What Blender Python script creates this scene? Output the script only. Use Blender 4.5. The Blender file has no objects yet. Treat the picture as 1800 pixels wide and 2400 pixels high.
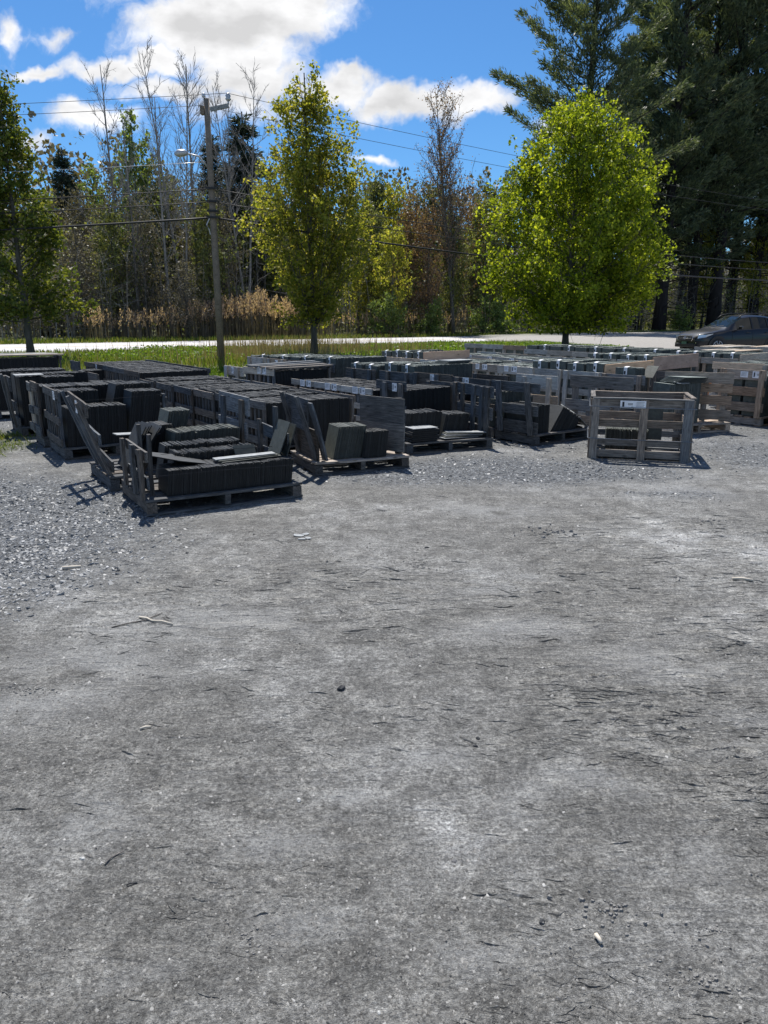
import bpy, math, random
import numpy as np
from mathutils import Matrix, Vector

# ------------------------------------------------------------------ camera, sky, sun, exposure
scene = bpy.context.scene
COL = scene.collection
EYE = 1.6
PITCH = math.radians(14.71)
FPX = 1733.0                       # 26 mm equivalent
camd = bpy.data.cameras.new('camera')
camd.sensor_fit = 'VERTICAL'; camd.sensor_height = 36.0; camd.lens = 26.0
camd.clip_start = 0.05; camd.clip_end = 3000
cam = bpy.data.objects.new('camera', camd); COL.objects.link(cam)
cam.location = (0, 0, EYE); cam.rotation_euler = (math.radians(90) - PITCH, 0, 0)
scene.camera = cam

SUN_EL = math.radians(62); SUN_AZ = math.radians(-13)      # azimuth from +Y, negative = left
sd = bpy.data.lights.new('sun', 'SUN'); sd.energy = 5.0; sd.angle = math.radians(0.5); sd.color = (1.0, 0.955, 0.89)
sun = bpy.data.objects.new('sun', sd); COL.objects.link(sun)
sdir = Vector((math.sin(SUN_AZ) * math.cos(SUN_EL), math.cos(SUN_AZ) * math.cos(SUN_EL), math.sin(SUN_EL)))
sun.rotation_euler = sdir.to_track_quat('Z', 'Y').to_euler()
sun.location = (0, 0, 60)

vs = scene.view_settings
vs.view_transform = 'Standard'; vs.look = 'None'; vs.exposure = 0.5; vs.gamma = 1.0
vs.use_curve_mapping = False

def sky_uv(px, py):
    ux = (px - 900) / FPX; uy = (1200 - py) / FPX
    y = math.cos(PITCH) + uy * math.sin(PITCH); z = -math.sin(PITCH) + uy * math.cos(PITCH)
    return ux / y, z / y

world = bpy.data.worlds.new('World'); scene.world = world; world.use_nodes = True
def build_world():
    nt = world.node_tree; N = nt.nodes; Lk = nt.links; N.clear()
    def n(t, **kw):
        a = N.new(t)
        for k, v in kw.items(): setattr(a, k, v)
        return a
    def math_(op, a, b=None, clamp=False):
        m = n('ShaderNodeMath', operation=op); m.use_clamp = clamp
        for i, s in enumerate((a, b)):
            if s is None: continue
            if isinstance(s, (int, float)): m.inputs[i].default_value = s
            else: Lk.new(s, m.inputs[i])
        return m.outputs[0]
    out = n('ShaderNodeOutputWorld')
    sky = n('ShaderNodeTexSky'); sky.sky_type = 'NISHITA'; sky.sun_disc = False
    sky.sun_elevation = SUN_EL; sky.sun_rotation = SUN_AZ
    sky.air_density = 1.0; sky.dust_density = 0.25; sky.ozone_density = 2.2
    bg1 = n('ShaderNodeBackground'); bg1.inputs['Strength'].default_value = 0.070
    # a clear spring sky, a little deeper blue than the model's
    tint = n('ShaderNodeMix', data_type='RGBA', blend_type='MULTIPLY'); tint.inputs[0].default_value = 1.0
    Lk.new(sky.outputs[0], tint.inputs[6]); tint.inputs[7].default_value = (0.49, 0.88, 1.24, 1)
    Lk.new(tint.outputs[2], bg1.inputs['Color'])
    tc = n('ShaderNodeTexCoord'); sep = n('ShaderNodeSeparateXYZ'); Lk.new(tc.outputs['Generated'], sep.inputs[0])
    x, y, z = sep.outputs
    yy = math_('MAXIMUM', y, 0.08)
    U = math_('DIVIDE', x, yy); V = math_('DIVIDE', z, yy)
    comb = n('ShaderNodeCombineXYZ'); Lk.new(U, comb.inputs[0]); Lk.new(V, comb.inputs[1])
    # warp
    wn = n('ShaderNodeTexNoise'); wn.inputs['Scale'].default_value = 7.0; wn.inputs['Detail'].default_value = 5; wn.inputs['Roughness'].default_value = .6
    Lk.new(comb.outputs[0], wn.inputs['Vector'])
    sub = n('ShaderNodeVectorMath', operation='SUBTRACT'); Lk.new(wn.outputs['Color'], sub.inputs[0]); sub.inputs[1].default_value = (.5, .5, .5)
    sc = n('ShaderNodeVectorMath', operation='SCALE'); Lk.new(sub.outputs[0], sc.inputs[0]); sc.inputs['Scale'].default_value = 0.12
    ad = n('ShaderNodeVectorMath', operation='ADD'); Lk.new(comb.outputs[0], ad.inputs[0]); Lk.new(sc.outputs[0], ad.inputs[1])
    # cloud bodies: (px, py, half width, half height, density)
    blobs = [(460, 55, 160, 80, 1.4), (640, 20, 175, 80, 1.4), (580, 115, 150, 62, 1.3), (300, 145, 170, 30, 1.15), (100, 148, 80, 18, .9),
             (120, 140, 60, 16, .8), (420, 205, 150, 30, 1.0), (570, 175, 140, 55, 1.3), (800, 205, 130, 32, 1.1), (950, 238, 130, 36, 1.3), (1090, 225, 110, 32, 1.2),
             (230, 290, 110, 42, 1.25), (545, 250, 120, 50, .9), (100, 325, 60, 30, .7), (10, 50, 30, 40, .8), (130, 60, 80, 25, .55),
             (700, 60, 110, 60, 1.1), (880, 375, 60, 14, .8), (1280, 300, 110, 30, .7), (480, -150, 380, 110, 1.2), (-150, 120, 120, 60, 1.0),
             (1600, 470, 180, 60, 1.0), (1700, 250, 120, 60, .6)]
    cur = None
    for (px, py, hw, hh, d) in blobs:
        cu, cv = sky_uv(px, py)
        du = hw / FPX * 1.0; dv = hh / FPX * 1.05
        a = n('ShaderNodeVectorMath', operation='SUBTRACT'); Lk.new(ad.outputs[0], a.inputs[0]); a.inputs[1].default_value = (cu, cv, 0)
        b = n('ShaderNodeVectorMath', operation='MULTIPLY'); Lk.new(a.outputs[0], b.inputs[0]); b.inputs[1].default_value = (1 / du, 1 / dv, 0)
        l = n('ShaderNodeVectorMath', operation='LENGTH'); Lk.new(b.outputs[0], l.inputs[0])
        s = math_('SUBTRACT', 1.25, l.outputs['Value']); s = math_('MULTIPLY', s, d)
        cur = s if cur is None else math_('MAXIMUM', cur, s)
    front = math_('GREATER_THAN', y, 0.1)
    cur = math_('MULTIPLY', math_('MAXIMUM', cur, -0.6), front)
    # same kind of scattered cloud all round the sky, away from the ones in view
    gn = n('ShaderNodeTexNoise'); gn.inputs['Scale'].default_value = 2.6; gn.inputs['Detail'].default_value = 7; Lk.new(tc.outputs['Generated'], gn.inputs['Vector'])
    gen = math_('MULTIPLY', math_('SUBTRACT', gn.outputs[0], 0.50), 6.0)  # unseen cloud cover behind the camera, raised to brighten shaded faces
    back = math_('SUBTRACT', 1.0, math_('MULTIPLY', math_('ADD', y, 0.1), 6.0), clamp=True)
    cur = math_('ADD', cur, math_('MULTIPLY', math_('MAXIMUM', gen, 0.0), back))
    fn = n('ShaderNodeTexNoise'); fn.inputs['Scale'].default_value = 15.0; fn.inputs['Detail'].default_value = 9; fn.inputs['Roughness'].default_value = .62
    Lk.new(ad.outputs[0], fn.inputs['Vector'])
    fnv = math_('MULTIPLY', math_('SUBTRACT', fn.outputs[0], 0.5), 1.9)
    dens = math_('ADD', cur, fnv)
    mr = n('ShaderNodeMapRange', interpolation_type='SMOOTHSTEP'); Lk.new(dens, mr.inputs[0])
    mr.inputs[1].default_value = 0.10; mr.inputs[2].default_value = 0.95; mr.inputs[3].default_value = 0; mr.inputs[4].default_value = 1
    # inner shading of the clouds: thick middles greyer
    sn = n('ShaderNodeTexNoise'); sn.inputs['Scale'].default_value = 9.0; sn.inputs['Detail'].default_value = 5
    mp = n('ShaderNodeMapping'); mp.inputs['Scale'].default_value = (1, 2.2, 1); mp.inputs['Rotation'].default_value = (0, 0, .35); Lk.new(comb.outputs[0], mp.inputs[0]); Lk.new(mp.outputs[0], sn.inputs['Vector'])
    shade = n('ShaderNodeMapRange'); Lk.new(math_('ADD', math_('MULTIPLY', dens, -0.10), sn.outputs[0]), shade.inputs[0])
    shade.inputs[1].default_value = 0.25; shade.inputs[2].default_value = 0.56; shade.inputs[3].default_value = 0.60; shade.inputs[4].default_value = 1.0
    cc = n('ShaderNodeCombineColor')
    Lk.new(shade.outputs[0], cc.inputs[0]); Lk.new(math_('MULTIPLY', shade.outputs[0], 1.0), cc.inputs[1]); Lk.new(math_('MULTIPLY', shade.outputs[0], 1.01), cc.inputs[2])
    bg2 = n('ShaderNodeBackground'); bg2.inputs['Strength'].default_value = 0.82
    Lk.new(cc.outputs[0], bg2.inputs['Color'])
    mix = n('ShaderNodeMixShader'); Lk.new(mr.outputs[0], mix.inputs[0]); Lk.new(bg1.outputs[0], mix.inputs[1]); Lk.new(bg2.outputs[0], mix.inputs[2])
    Lk.new(mix.outputs[0], out.inputs[0])
build_world()

# ------------------------------------------------------------------ helpers
def gp(px, py, z=0.0):
    """world point at height z that a photograph position (px, py) looks at"""
    uy = (1200 - py) / FPX; ux = (px - 900) / FPX
    dy = math.cos(PITCH) + uy * math.sin(PITCH); dz = -math.sin(PITCH) + uy * math.cos(PITCH)
    t = (z - EYE) / dz
    return ux * t, dy * t
def hp(px, py, D):
    """(x, z) at forward distance D for a photograph position"""
    uy = (1200 - py) / FPX; ux = (px - 900) / FPX
    dy = math.cos(PITCH) + uy * math.sin(PITCH); dz = -math.sin(PITCH) + uy * math.cos(PITCH)
    t = D / dy
    return ux * t, EYE + dz * t

def tag(o, label=None, cat=None, group=None, kind=None):
    if label: o['label'] = label
    if cat: o['category'] = cat
    if group: o['group'] = group
    if kind: o['kind'] = kind
    return o
def empty(name, label, cat, loc=(0, 0, 0), rz=0, group=None):
    o = bpy.data.objects.new(name, None); COL.objects.link(o)
    o.empty_display_size = .2
    o.location = loc; o.rotation_euler = (0, 0, rz)
    return tag(o, label, cat, group)
def mesh_np(name, V, F, mats=(), smooth=False, mi=None):
    """V (n,3); F either (m,k) array or list of such arrays"""
    if isinstance(F, np.ndarray): F = [F]
    F = [f for f in F if len(f)]
    me = bpy.data.meshes.new(name)
    V = np.ascontiguousarray(V, np.float32)
    me.vertices.add(len(V)); me.vertices.foreach_set('co', V.ravel())
    lv = np.concatenate([f.ravel() for f in F]).astype(np.int32)
    lt = np.concatenate([np.full(len(f), f.shape[1], np.int32) for f in F])
    ls = np.concatenate([[0], np.cumsum(lt)[:-1]]).astype(np.int32)
    me.loops.add(len(lv)); me.loops.foreach_set('vertex_index', lv)
    me.polygons.add(len(lt)); me.polygons.foreach_set('loop_start', ls); me.polygons.foreach_set('loop_total', lt)
    me.polygons.foreach_set('use_smooth', np.full(len(lt), bool(smooth)))
    for m in mats: me.materials.append(m)
    if mi is not None: me.polygons.foreach_set('material_index', np.asarray(mi, np.int32))
    me.update(calc_edges=True); me.validate()
    return me
def obj(name, me, parent=None, loc=(0, 0, 0), rot=(0, 0, 0), label=None):
    o = bpy.data.objects.new(name, me); COL.objects.link(o)
    o.location = loc; o.rotation_euler = rot
    if parent: o.parent = parent
    if label: o['label'] = label
    return o

BOXF = np.array([[0, 3, 2, 1], [4, 5, 6, 7], [0, 1, 5, 4], [1, 2, 6, 5], [2, 3, 7, 6], [3, 0, 4, 7]])
class MB:
    def __init__(s): s.v = []; s.f = {}; s.n = 0; s.m = {}
    def add(s, V, F, mi=0):
        V = np.asarray(V, float); F = np.asarray(F)
        s.v.append(V); s.f.setdefault(F.shape[1], []).append(F + s.n); s.m.setdefault(F.shape[1], []).append(np.full(len(F), mi)); s.n += len(V)
    def box(s, x0, x1, y0, y1, z0, z1, mi=0):
        s.add([[x0, y0, z0], [x1, y0, z0], [x1, y1, z0], [x0, y1, z0], [x0, y0, z1], [x1, y0, z1], [x1, y1, z1], [x0, y1, z1]], BOXF, mi)
    def tube(s, pts, rad, k=6, mi=0, cap=True):
        pts = np.asarray(pts, float); n = len(pts)
        rad = np.broadcast_to(np.asarray(rad, float), (n,))
        d = np.gradient(pts, axis=0); d /= np.linalg.norm(d, axis=1)[:, None] + 1e-9
        ref = np.array([0, 0, 1.]) if abs(d[0][2]) < .9 else np.array([1., 0, 0])
        a = np.cross(d, ref); a /= np.linalg.norm(a, axis=1)[:, None] + 1e-9
        b = np.cross(d, a)
        t = np.linspace(0, 2 * np.pi, k, endpoint=False)
        ring = pts[:, None] + rad[:, None, None] * (a[:, None] * np.cos(t)[None, :, None] + b[:, None] * np.sin(t)[None, :, None])
        i = np.arange(n - 1)[:, None] * k; j = np.arange(k)[None]; j2 = (j + 1) % k
        F = np.stack([i + j, i + k + j, i + k + j2, i + j2], -1).reshape(-1, 4)
        s.add(ring.reshape(-1, 3), F, mi)
        if cap and k >= 3:
            base = s.n - n * k
            s.f.setdefault(k, []).append(np.array([list(range(base, base + k))])); s.m.setdefault(k, []).append(np.array([mi]))
            s.f[k].append(np.array([list(range(base + (n - 1) * k + k - 1, base + (n - 1) * k - 1, -1))])); s.m[k].append(np.array([mi]))
    def mesh(s, name, mats, smooth=False):
        V = np.concatenate(s.v); Fs = []; mi = []
        for k in s.f: Fs.append(np.concatenate(s.f[k])); mi.append(np.concatenate(s.m[k]))
        return mesh_np(name, V, Fs, mats, smooth, np.concatenate(mi))

# value noise
def _h(ix, iy, seed):
    n = (ix.astype(np.int64) * 374761393 + iy.astype(np.int64) * 668265263 + seed * 1274126177) & 0x7fffffff
    n = ((n ^ (n >> 13)) * 1274126177) & 0x7fffffff
    return ((n ^ (n >> 16)) & 0xffff) / 65535.0
def vnoise(x, y, seed=0):
    ix = np.floor(x); iy = np.floor(y); fx = x - ix; fy = y - iy
    fx = fx * fx * (3 - 2 * fx); fy = fy * fy * (3 - 2 * fy)
    a = _h(ix, iy, seed); b = _h(ix + 1, iy, seed); c = _h(ix, iy + 1, seed); d = _h(ix + 1, iy + 1, seed)
    return (a * (1 - fx) + b * fx) * (1 - fy) + (c * (1 - fx) + d * fx) * fy
def fbm(x, y, seed=0, o=4, g=.5):
    r = 0; amp = 1; tot = 0
    for k in range(o):
        r = r + amp * vnoise(x * 2 ** k + 13.7 * k, y * 2 ** k - 7.1 * k, seed + k); tot += amp; amp *= g
    return r / tot
def sstep(a, b, x):
    t = np.clip((x - a) / (b - a), 0, 1); return t * t * (3 - 2 * t)

# ------------------------------------------------------------------ materials
def new_mat(name):
    m = bpy.data.materials.new(name); m.use_nodes = True; nt = m.node_tree; nt.nodes.clear()
    out = nt.nodes.new('ShaderNodeOutputMaterial'); b = nt.nodes.new('ShaderNodeBsdfPrincipled'); nt.links.new(b.outputs[0], out.inputs[0])
    return m, nt, b, out
def NN(nt, t, ins=None, **kw):
    a = nt.nodes.new(t)
    for k, v in kw.items(): setattr(a, k, v)
    if ins:
        for k, v in ins.items():
            if hasattr(v, 'is_output'): nt.links.new(v, a.inputs[k])
            else: a.inputs[k].default_value = v
    return a
def ramp(nt, fac, stops, interp='LINEAR'):
    r = nt.nodes.new('ShaderNodeValToRGB'); r.color_ramp.interpolation = interp
    e = r.color_ramp.elements
    while len(e) < len(stops): e.new(.5)
    for i, (p, c) in enumerate(stops):
        e[i].position = p; e[i].color = (c[0], c[1], c[2], 1) if hasattr(c, '__len__') else (c, c, c, 1)
    nt.links.new(fac, r.inputs[0]); return r.outputs[0]
def bump(nt, b, h, strength, dist):
    bp = NN(nt, 'ShaderNodeBump', {'Strength': strength, 'Distance': dist, 'Height': h}); nt.links.new(bp.outputs[0], b.inputs['Normal'])
def mixc(nt, fac, a, b, bt='MIX'):
    m = nt.nodes.new('ShaderNodeMix'); m.data_type = 'RGBA'; m.blend_type = bt
    for i, s in ((0, fac), (6, a), (7, b)):
        if hasattr(s, 'is_output'): nt.links.new(s, m.inputs[i])
        elif isinstance(s, (int, float)) : m.inputs[i].default_value = s if i == 0 else (s, s, s, 1)
        else: m.inputs[i].default_value = (s[0], s[1], s[2], 1)
    return m.outputs[2]

def wood_mat(name, dark, light, rough=.85, grain=1.0):
    m, nt, b, _ = new_mat(name)
    tc = NN(nt, 'ShaderNodeTexCoord'); oi = NN(nt, 'ShaderNodeObjectInfo')
    off = NN(nt, 'ShaderNodeVectorMath', {0: tc.outputs['Object']}, operation='ADD')
    cr = NN(nt, 'ShaderNodeCombineXYZ'); mm = NN(nt, 'ShaderNodeMath', {0: oi.outputs['Random'], 1: 37.0}, operation='MULTIPLY')
    nt.links.new(mm.outputs[0], cr.inputs[0]); nt.links.new(mm.outputs[0], cr.inputs[1]); nt.links.new(cr.outputs[0], off.inputs[1])
    mp = NN(nt, 'ShaderNodeMapping', {0: off.outputs[0], 'Scale': (2.2, 26, 26)})
    n1 = NN(nt, 'ShaderNodeTexNoise', {'Vector': mp.outputs[0], 'Scale': 3.0, 'Detail': 6, 'Roughness': .65, 'Distortion': .6})
    n2 = NN(nt, 'ShaderNodeTexNoise', {'Vector': off.outputs[0], 'Scale': 5.0, 'Detail': 4})
    vor = NN(nt, 'ShaderNodeTexVoronoi', {'Vector': NN(nt, 'ShaderNodeMapping', {0: off.outputs[0], 'Scale': (4.2, 11, 11)}).outputs[0], 'Scale': 1.0})
    c = ramp(nt, n1.outputs[0], [(.35, dark), (.52, [(a + b_) / 2 for a, b_ in zip(dark, light)]), (.68, light)])
    c = mixc(nt, .75, c, ramp(nt, n2.outputs[0], [(.25, .7), (.7, 1.2)]), 'MULTIPLY')
    c = mixc(nt, 1.0, c, ramp(nt, vor.outputs['Distance'], [(.0, .3), (.09, .55), (.16, 1)]), 'MULTIPLY')
    c = mixc(nt, 1.0, c, ramp(nt, oi.outputs['Random'], [(0, .72), (1, 1.25)]), 'MULTIPLY')
    h_ = NN(nt, 'ShaderNodeMath', {0: NN(nt, 'ShaderNodeMath', {0: oi.outputs['Random'], 1: 7.31}, operation='MULTIPLY').outputs[0]}, operation='FRACT')
    c = mixc(nt, 1.0, c, ramp(nt, h_.outputs[0], [(0, (1.22, 1.0, .80)), (.35, (1.05, 1.0, .93)), (1, (.93, 1.0, 1.06))]), 'MULTIPLY')
    nt.links.new(c, b.inputs['Base Color']); b.inputs['Roughness'].default_value = rough
    b.inputs['Specular IOR Level'].default_value = .3
    bump(nt, b, n1.outputs[0], .55 * grain, .006)
    return m
M = {}
M['wood_dark'] = wood_mat('weathered_dark_wood', (.030, .033, .037), (.15, .155, .163))
M['wood_grey'] = wood_mat('weathered_grey_wood', (.23, .22, .205), (.52, .50, .465))
M['wood_tan'] = wood_mat('dry_tan_wood', (.28, .25, .215), (.54, .49, .43))
M['wood_brown'] = wood_mat('damp_brown_wood', (.18, .15, .125), (.44, .38, .33))
M['wood_crate'] = wood_mat('grey_crate_wood', (.055, .058, .062), (.20, .205, .212))
M['wood_r'] = wood_mat('grey_frame_wood', (.085, .083, .084), (.27, .262, .255))
M['plywood'] = wood_mat('new_pine_board', (.50, .38, .27), (.66, .52, .39), grain=.4)
M['plywood_pink'] = wood_mat('pinkish_pine_board', (.46, .31, .23), (.6, .42, .32), grain=.4)

def slate_mat(name, a, b_, c_, face=2.6, dust_sun=1.7):
    m, nt, b, _ = new_mat(name)
    tc = NN(nt, 'ShaderNodeTexCoord'); g = NN(nt, 'ShaderNodeNewGeometry'); oi = NN(nt, 'ShaderNodeObjectInfo')
    col = ramp(nt, g.outputs['Random Per Island'], [(0, a), (.55, b_), (.93, c_), (1, [min(1, x * 1.5) for x in c_])])
    n = NN(nt, 'ShaderNodeTexNoise', {'Vector': tc.outputs['Object'], 'Scale': 16, 'Detail': 6, 'Roughness': .7})
    col = mixc(nt, .8, col, ramp(nt, n.outputs[0], [(.3, .55), (.7, 1.35)]), 'MULTIPLY')
    # the cleft faces of a slate are paler than its sawn and broken edges
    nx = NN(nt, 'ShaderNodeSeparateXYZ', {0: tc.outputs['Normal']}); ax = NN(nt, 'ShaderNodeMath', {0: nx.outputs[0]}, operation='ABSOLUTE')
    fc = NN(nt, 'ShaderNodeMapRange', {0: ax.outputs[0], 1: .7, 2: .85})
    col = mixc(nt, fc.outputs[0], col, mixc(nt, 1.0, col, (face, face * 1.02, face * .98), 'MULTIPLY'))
    tz = NN(nt, 'ShaderNodeMapRange', {0: nx.outputs[2], 1: .7, 2: .9})          # sunlight painted into the colour: dusty upper edges made paler
    col = mixc(nt, tz.outputs[0], col, mixc(nt, 1.0, col, (dust_sun, dust_sun, dust_sun * .97), 'MULTIPLY'))
    nt.links.new(col, b.inputs['Base Color']); b.inputs['Roughness'].default_value = .62
    b.inputs['Specular IOR Level'].default_value = .35
    bump(nt, b, n.outputs[0], .5, .006)
    return m
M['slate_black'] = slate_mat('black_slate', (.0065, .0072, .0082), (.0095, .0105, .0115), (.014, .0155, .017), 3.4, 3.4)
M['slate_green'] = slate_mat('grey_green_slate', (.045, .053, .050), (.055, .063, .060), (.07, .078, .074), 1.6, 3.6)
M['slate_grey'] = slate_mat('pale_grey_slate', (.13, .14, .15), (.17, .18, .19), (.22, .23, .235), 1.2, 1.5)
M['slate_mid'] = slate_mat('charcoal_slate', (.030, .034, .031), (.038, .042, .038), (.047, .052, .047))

def plain(name, col, rough=.6, metal=0, spec=.5, coat=0):
    m, nt, b, _ = new_mat(name)
    b.inputs['Base Color'].default_value = (*col, 1); b.inputs['Roughness'].default_value = rough
    b.inputs['Metallic'].default_value = metal; b.inputs['Specular IOR Level'].default_value = spec
    if coat: b.inputs['Coat Weight'].default_value = coat; b.inputs['Coat Roughness'].default_value = .04
    tc = NN(nt, 'ShaderNodeTexCoord')
    n = NN(nt, 'ShaderNodeTexNoise', {'Vector': tc.outputs['Object'], 'Scale': 9, 'Detail': 5})
    c = mixc(nt, 1.0, tuple(col), ramp(nt, n.outputs[0], [(.3, .86), (.7, 1.1)]), 'MULTIPLY'); nt.links.new(c, b.inputs['Base Color'])
    return m
M['paper'] = plain('white_label_paper', (.80, .81, .83), .8)
M['print'] = plain('black_print', (.02, .02, .025), .7)
M['strap'] = plain('black_strap', (.012, .013, .016), .4)
M['strap_grey'] = plain('grey_strap', (.16, .18, .21), .5)
M['wire'] = plain('dark_cable', (.012, .012, .013), .6)
M['metal'] = plain('galvanised_metal', (.45, .46, .47), .4, .6)
M['pole'] = wood_mat('pole_wood', (.13, .127, .12), (.30, .29, .275))
M['orange'] = plain('orange_plastic', (.75, .25, .06), .5)

def leaf_mat(name, cols, trans=.5, rough=.5):
    m, nt, b, out = new_mat(name)
    g = NN(nt, 'ShaderNodeNewGeometry'); oi = NN(nt, 'ShaderNodeObjectInfo')
    k = len(cols) - 1
    c = ramp(nt, g.outputs['Random Per Island'], [(i / k, x) for i, x in enumerate(cols)])
    c = mixc(nt, 1.0, c, ramp(nt, oi.outputs['Random'], [(0, .85), (1, 1.15)]), 'MULTIPLY')
    nt.links.new(c, b.inputs['Base Color']); b.inputs['Roughness'].default_value = rough; b.inputs['Specular IOR Level'].default_value = .25
    t = NN(nt, 'ShaderNodeBsdfTranslucent'); tcol = mixc(nt, 1.0, c, (1.35, 1.3, .55), 'MULTIPLY'); nt.links.new(tcol, t.inputs[0])
    mx = NN(nt, 'ShaderNodeMixShader', {0: trans, 1: b.outputs[0], 2: t.outputs[0]}); nt.links.new(mx.outputs[0], out.inputs[0])
    return m
M['leaf_bright'] = leaf_mat('bright_maple_leaves', [(.06, .095, .010), (.13, .18, .014), (.24, .29, .024), (.40, .44, .05)], .6)
M['leaf_yellow'] = leaf_mat('yellow_green_leaves', [(.12, .145, .024), (.22, .25, .04), (.33, .34, .06), (.46, .40, .11)], .62)
M['leaf_green'] = leaf_mat('green_maple_leaves', [(.045, .07, .015), (.085, .12, .02), (.14, .17, .03), (.24, .24, .06)], .45)
M['leaf_olive'] = leaf_mat('olive_spring_leaves', [(.08, .095, .04), (.13, .15, .055), (.20, .21, .08)], .45)
M['leaf_fresh'] = leaf_mat('fresh_spring_leaves', [(.10, .14, .045), (.16, .22, .07), (.24, .31, .11)], .5)
M['leaf_rust'] = leaf_mat('rusty_spring_buds', [(.15, .09, .065), (.22, .14, .095), (.27, .20, .13)], .4)
M['leaf_brown'] = leaf_mat('brown_twig_haze', [(.09, .08, .062), (.15, .135, .105), (.21, .19, .15)], .3)
M['needle'] = leaf_mat('pine_needles', [(.042, .064, .045), (.075, .105, .068), (.12, .155, .092), (.20, .23, .13)], .38)
M['needle_dark'] = leaf_mat('spruce_needles', [(.022, .034, .028), (.04, .058, .042), (.065, .088, .06)], .2)
M['grass'] = leaf_mat('verge_grass', [(.06, .10, .02), (.10, .15, .025), (.14, .18, .04), (.20, .19, .08)], .45)
M['grass_fresh'] = leaf_mat('fresh_weeds', [(.06, .12, .015), (.11, .19, .02), (.17, .25, .04)], .45)
M['straw'] = leaf_mat('dry_stalks', [(.13, .105, .07), (.24, .19, .12), (.32, .26, .17)], .35)
M['reed_stem'] = leaf_mat('reed_stems', [(.07, .06, .045), (.13, .11, .08), (.19, .16, .12)], .3)
M['plume'] = leaf_mat('reed_plumes', [(.30, .21, .165), (.42, .31, .25), (.52, .41, .345)], .5)
def bark_mat(name, d, l, sc=8):
    m, nt, b, _ = new_mat(name)
    tc = NN(nt, 'ShaderNodeTexCoord')
    mp = NN(nt, 'ShaderNodeMapping', {0: tc.outputs['Object'], 'Scale': (1, 1, .25)})
    n = NN(nt, 'ShaderNodeTexNoise', {'Vector': mp.outputs[0], 'Scale': sc, 'Detail': 6, 'Roughness': .7})
    nt.links.new(ramp(nt, n.outputs[0], [(.3, d), (.7, l)]), b.inputs['Base Color']); b.inputs['Roughness'].default_value = .9
    b.inputs['Specular IOR Level'].default_value = .2
    bump(nt, b, n.outputs[0], .8, .03); return m
M['bark'] = bark_mat('grey_brown_bark', (.05, .047, .04), (.15, .14, .12))
M['bark_pine'] = bark_mat('dark_pine_bark', (.012, .011, .011), (.042, .037, .035), 5)
M['bark_pale'] = bark_mat('pale_birch_bark', (.11, .105, .10), (.30, .285, .265), 6)

# ------------------------------------------------------------------ ground, road
ROAD_DIR = math.radians(33.4); rdx, rdy = math.cos(ROAD_DIR), math.sin(ROAD_DIR)
RN0 = (-18.2, 35.8)                    # a point of the near edge
ROAD_W = 12.0
def road_off(x, y):                    # distance beyond the near edge of the road
    return -(x - RN0[0]) * rdy + (y - RN0[1]) * rdx

def grass_mask(x, y):
    """1 where the verge between yard and road grows"""
    r = road_off(x, y)
    near = y - (20.8 + 0.30 * (x + 4) * (x > -4) + 0.9 * (fbm(x * .6, y * .6, 5) - .5))
    # the gravel drive cuts the verge off on the right
    edge = np.minimum(10.6 + (y - 33) * .25 - x, (13.2 - x) - (y - 42) * .38) + 1.2 * (fbm(x * .5, y * .5, 8) - .5)
    g = sstep(0, .5, near) * sstep(0, .8, edge) * sstep(0, .6, -r - .2)
    far = sstep(ROAD_W + .3, ROAD_W + 1.0, r)
    return np.maximum(g, far)
def weeds_mask(x, y):
    d = np.hypot((x + 5.35) / .75, (y - 9.2) / 1.7)
    return sstep(1.25, .5, d + .6 * (fbm(x * 2.5, y * 2.5, 21) - .5))
def gravel_mask(x, y):
    n = (fbm(x * .9, y * .9, 31, 4) - .5) * 2.2
    a = 1.25 - np.hypot((x + 3.5) / 1.75, (y - 5.9) / 2.3)       # chips on the left
    b = 1.2 - np.hypot((x - 1.2) / 2.7, (y - 7.9) / 0.85)        # before the centre pallets
    c = 1.0 - np.hypot((x - 4.6) / 1.3, (y - 8.4) / 1.1)
    d = 1.0 - np.hypot((x - 2.5) / 1.0, (y - 6.75) / .3)
    e = 1.0 - np.hypot((x + 5.6) / 1.6, (y - 7.2) / 2)
    k = np.maximum.reduce([a, b, c * .8, d * .7, e])
    yard = sstep(8.2, 9.6, y) * .6
    return np.clip(sstep(-.15, .75, k + n * .45) + yard, 0, 1)
def crust_mask(x, y):
    """where tyres have broken the crust"""
    a = np.maximum(0, 1 - np.hypot((x - 2.2) / 1.9, (y - 4.6) / 1.7))
    b = np.maximum(0, 1 - np.hypot((x - 1.5) / 1.0, (y - 2.9) / 1.0))
    c = np.maximum(0, 1 - np.hypot((x + .6) / 1.6, (y - 4.2) / .9)) * .5
    return np.clip((a + b + c) * 2.6 + .22, 0, 1) * sstep(.28, .5, fbm(x * 1.3, y * 1.3, 77))
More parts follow.
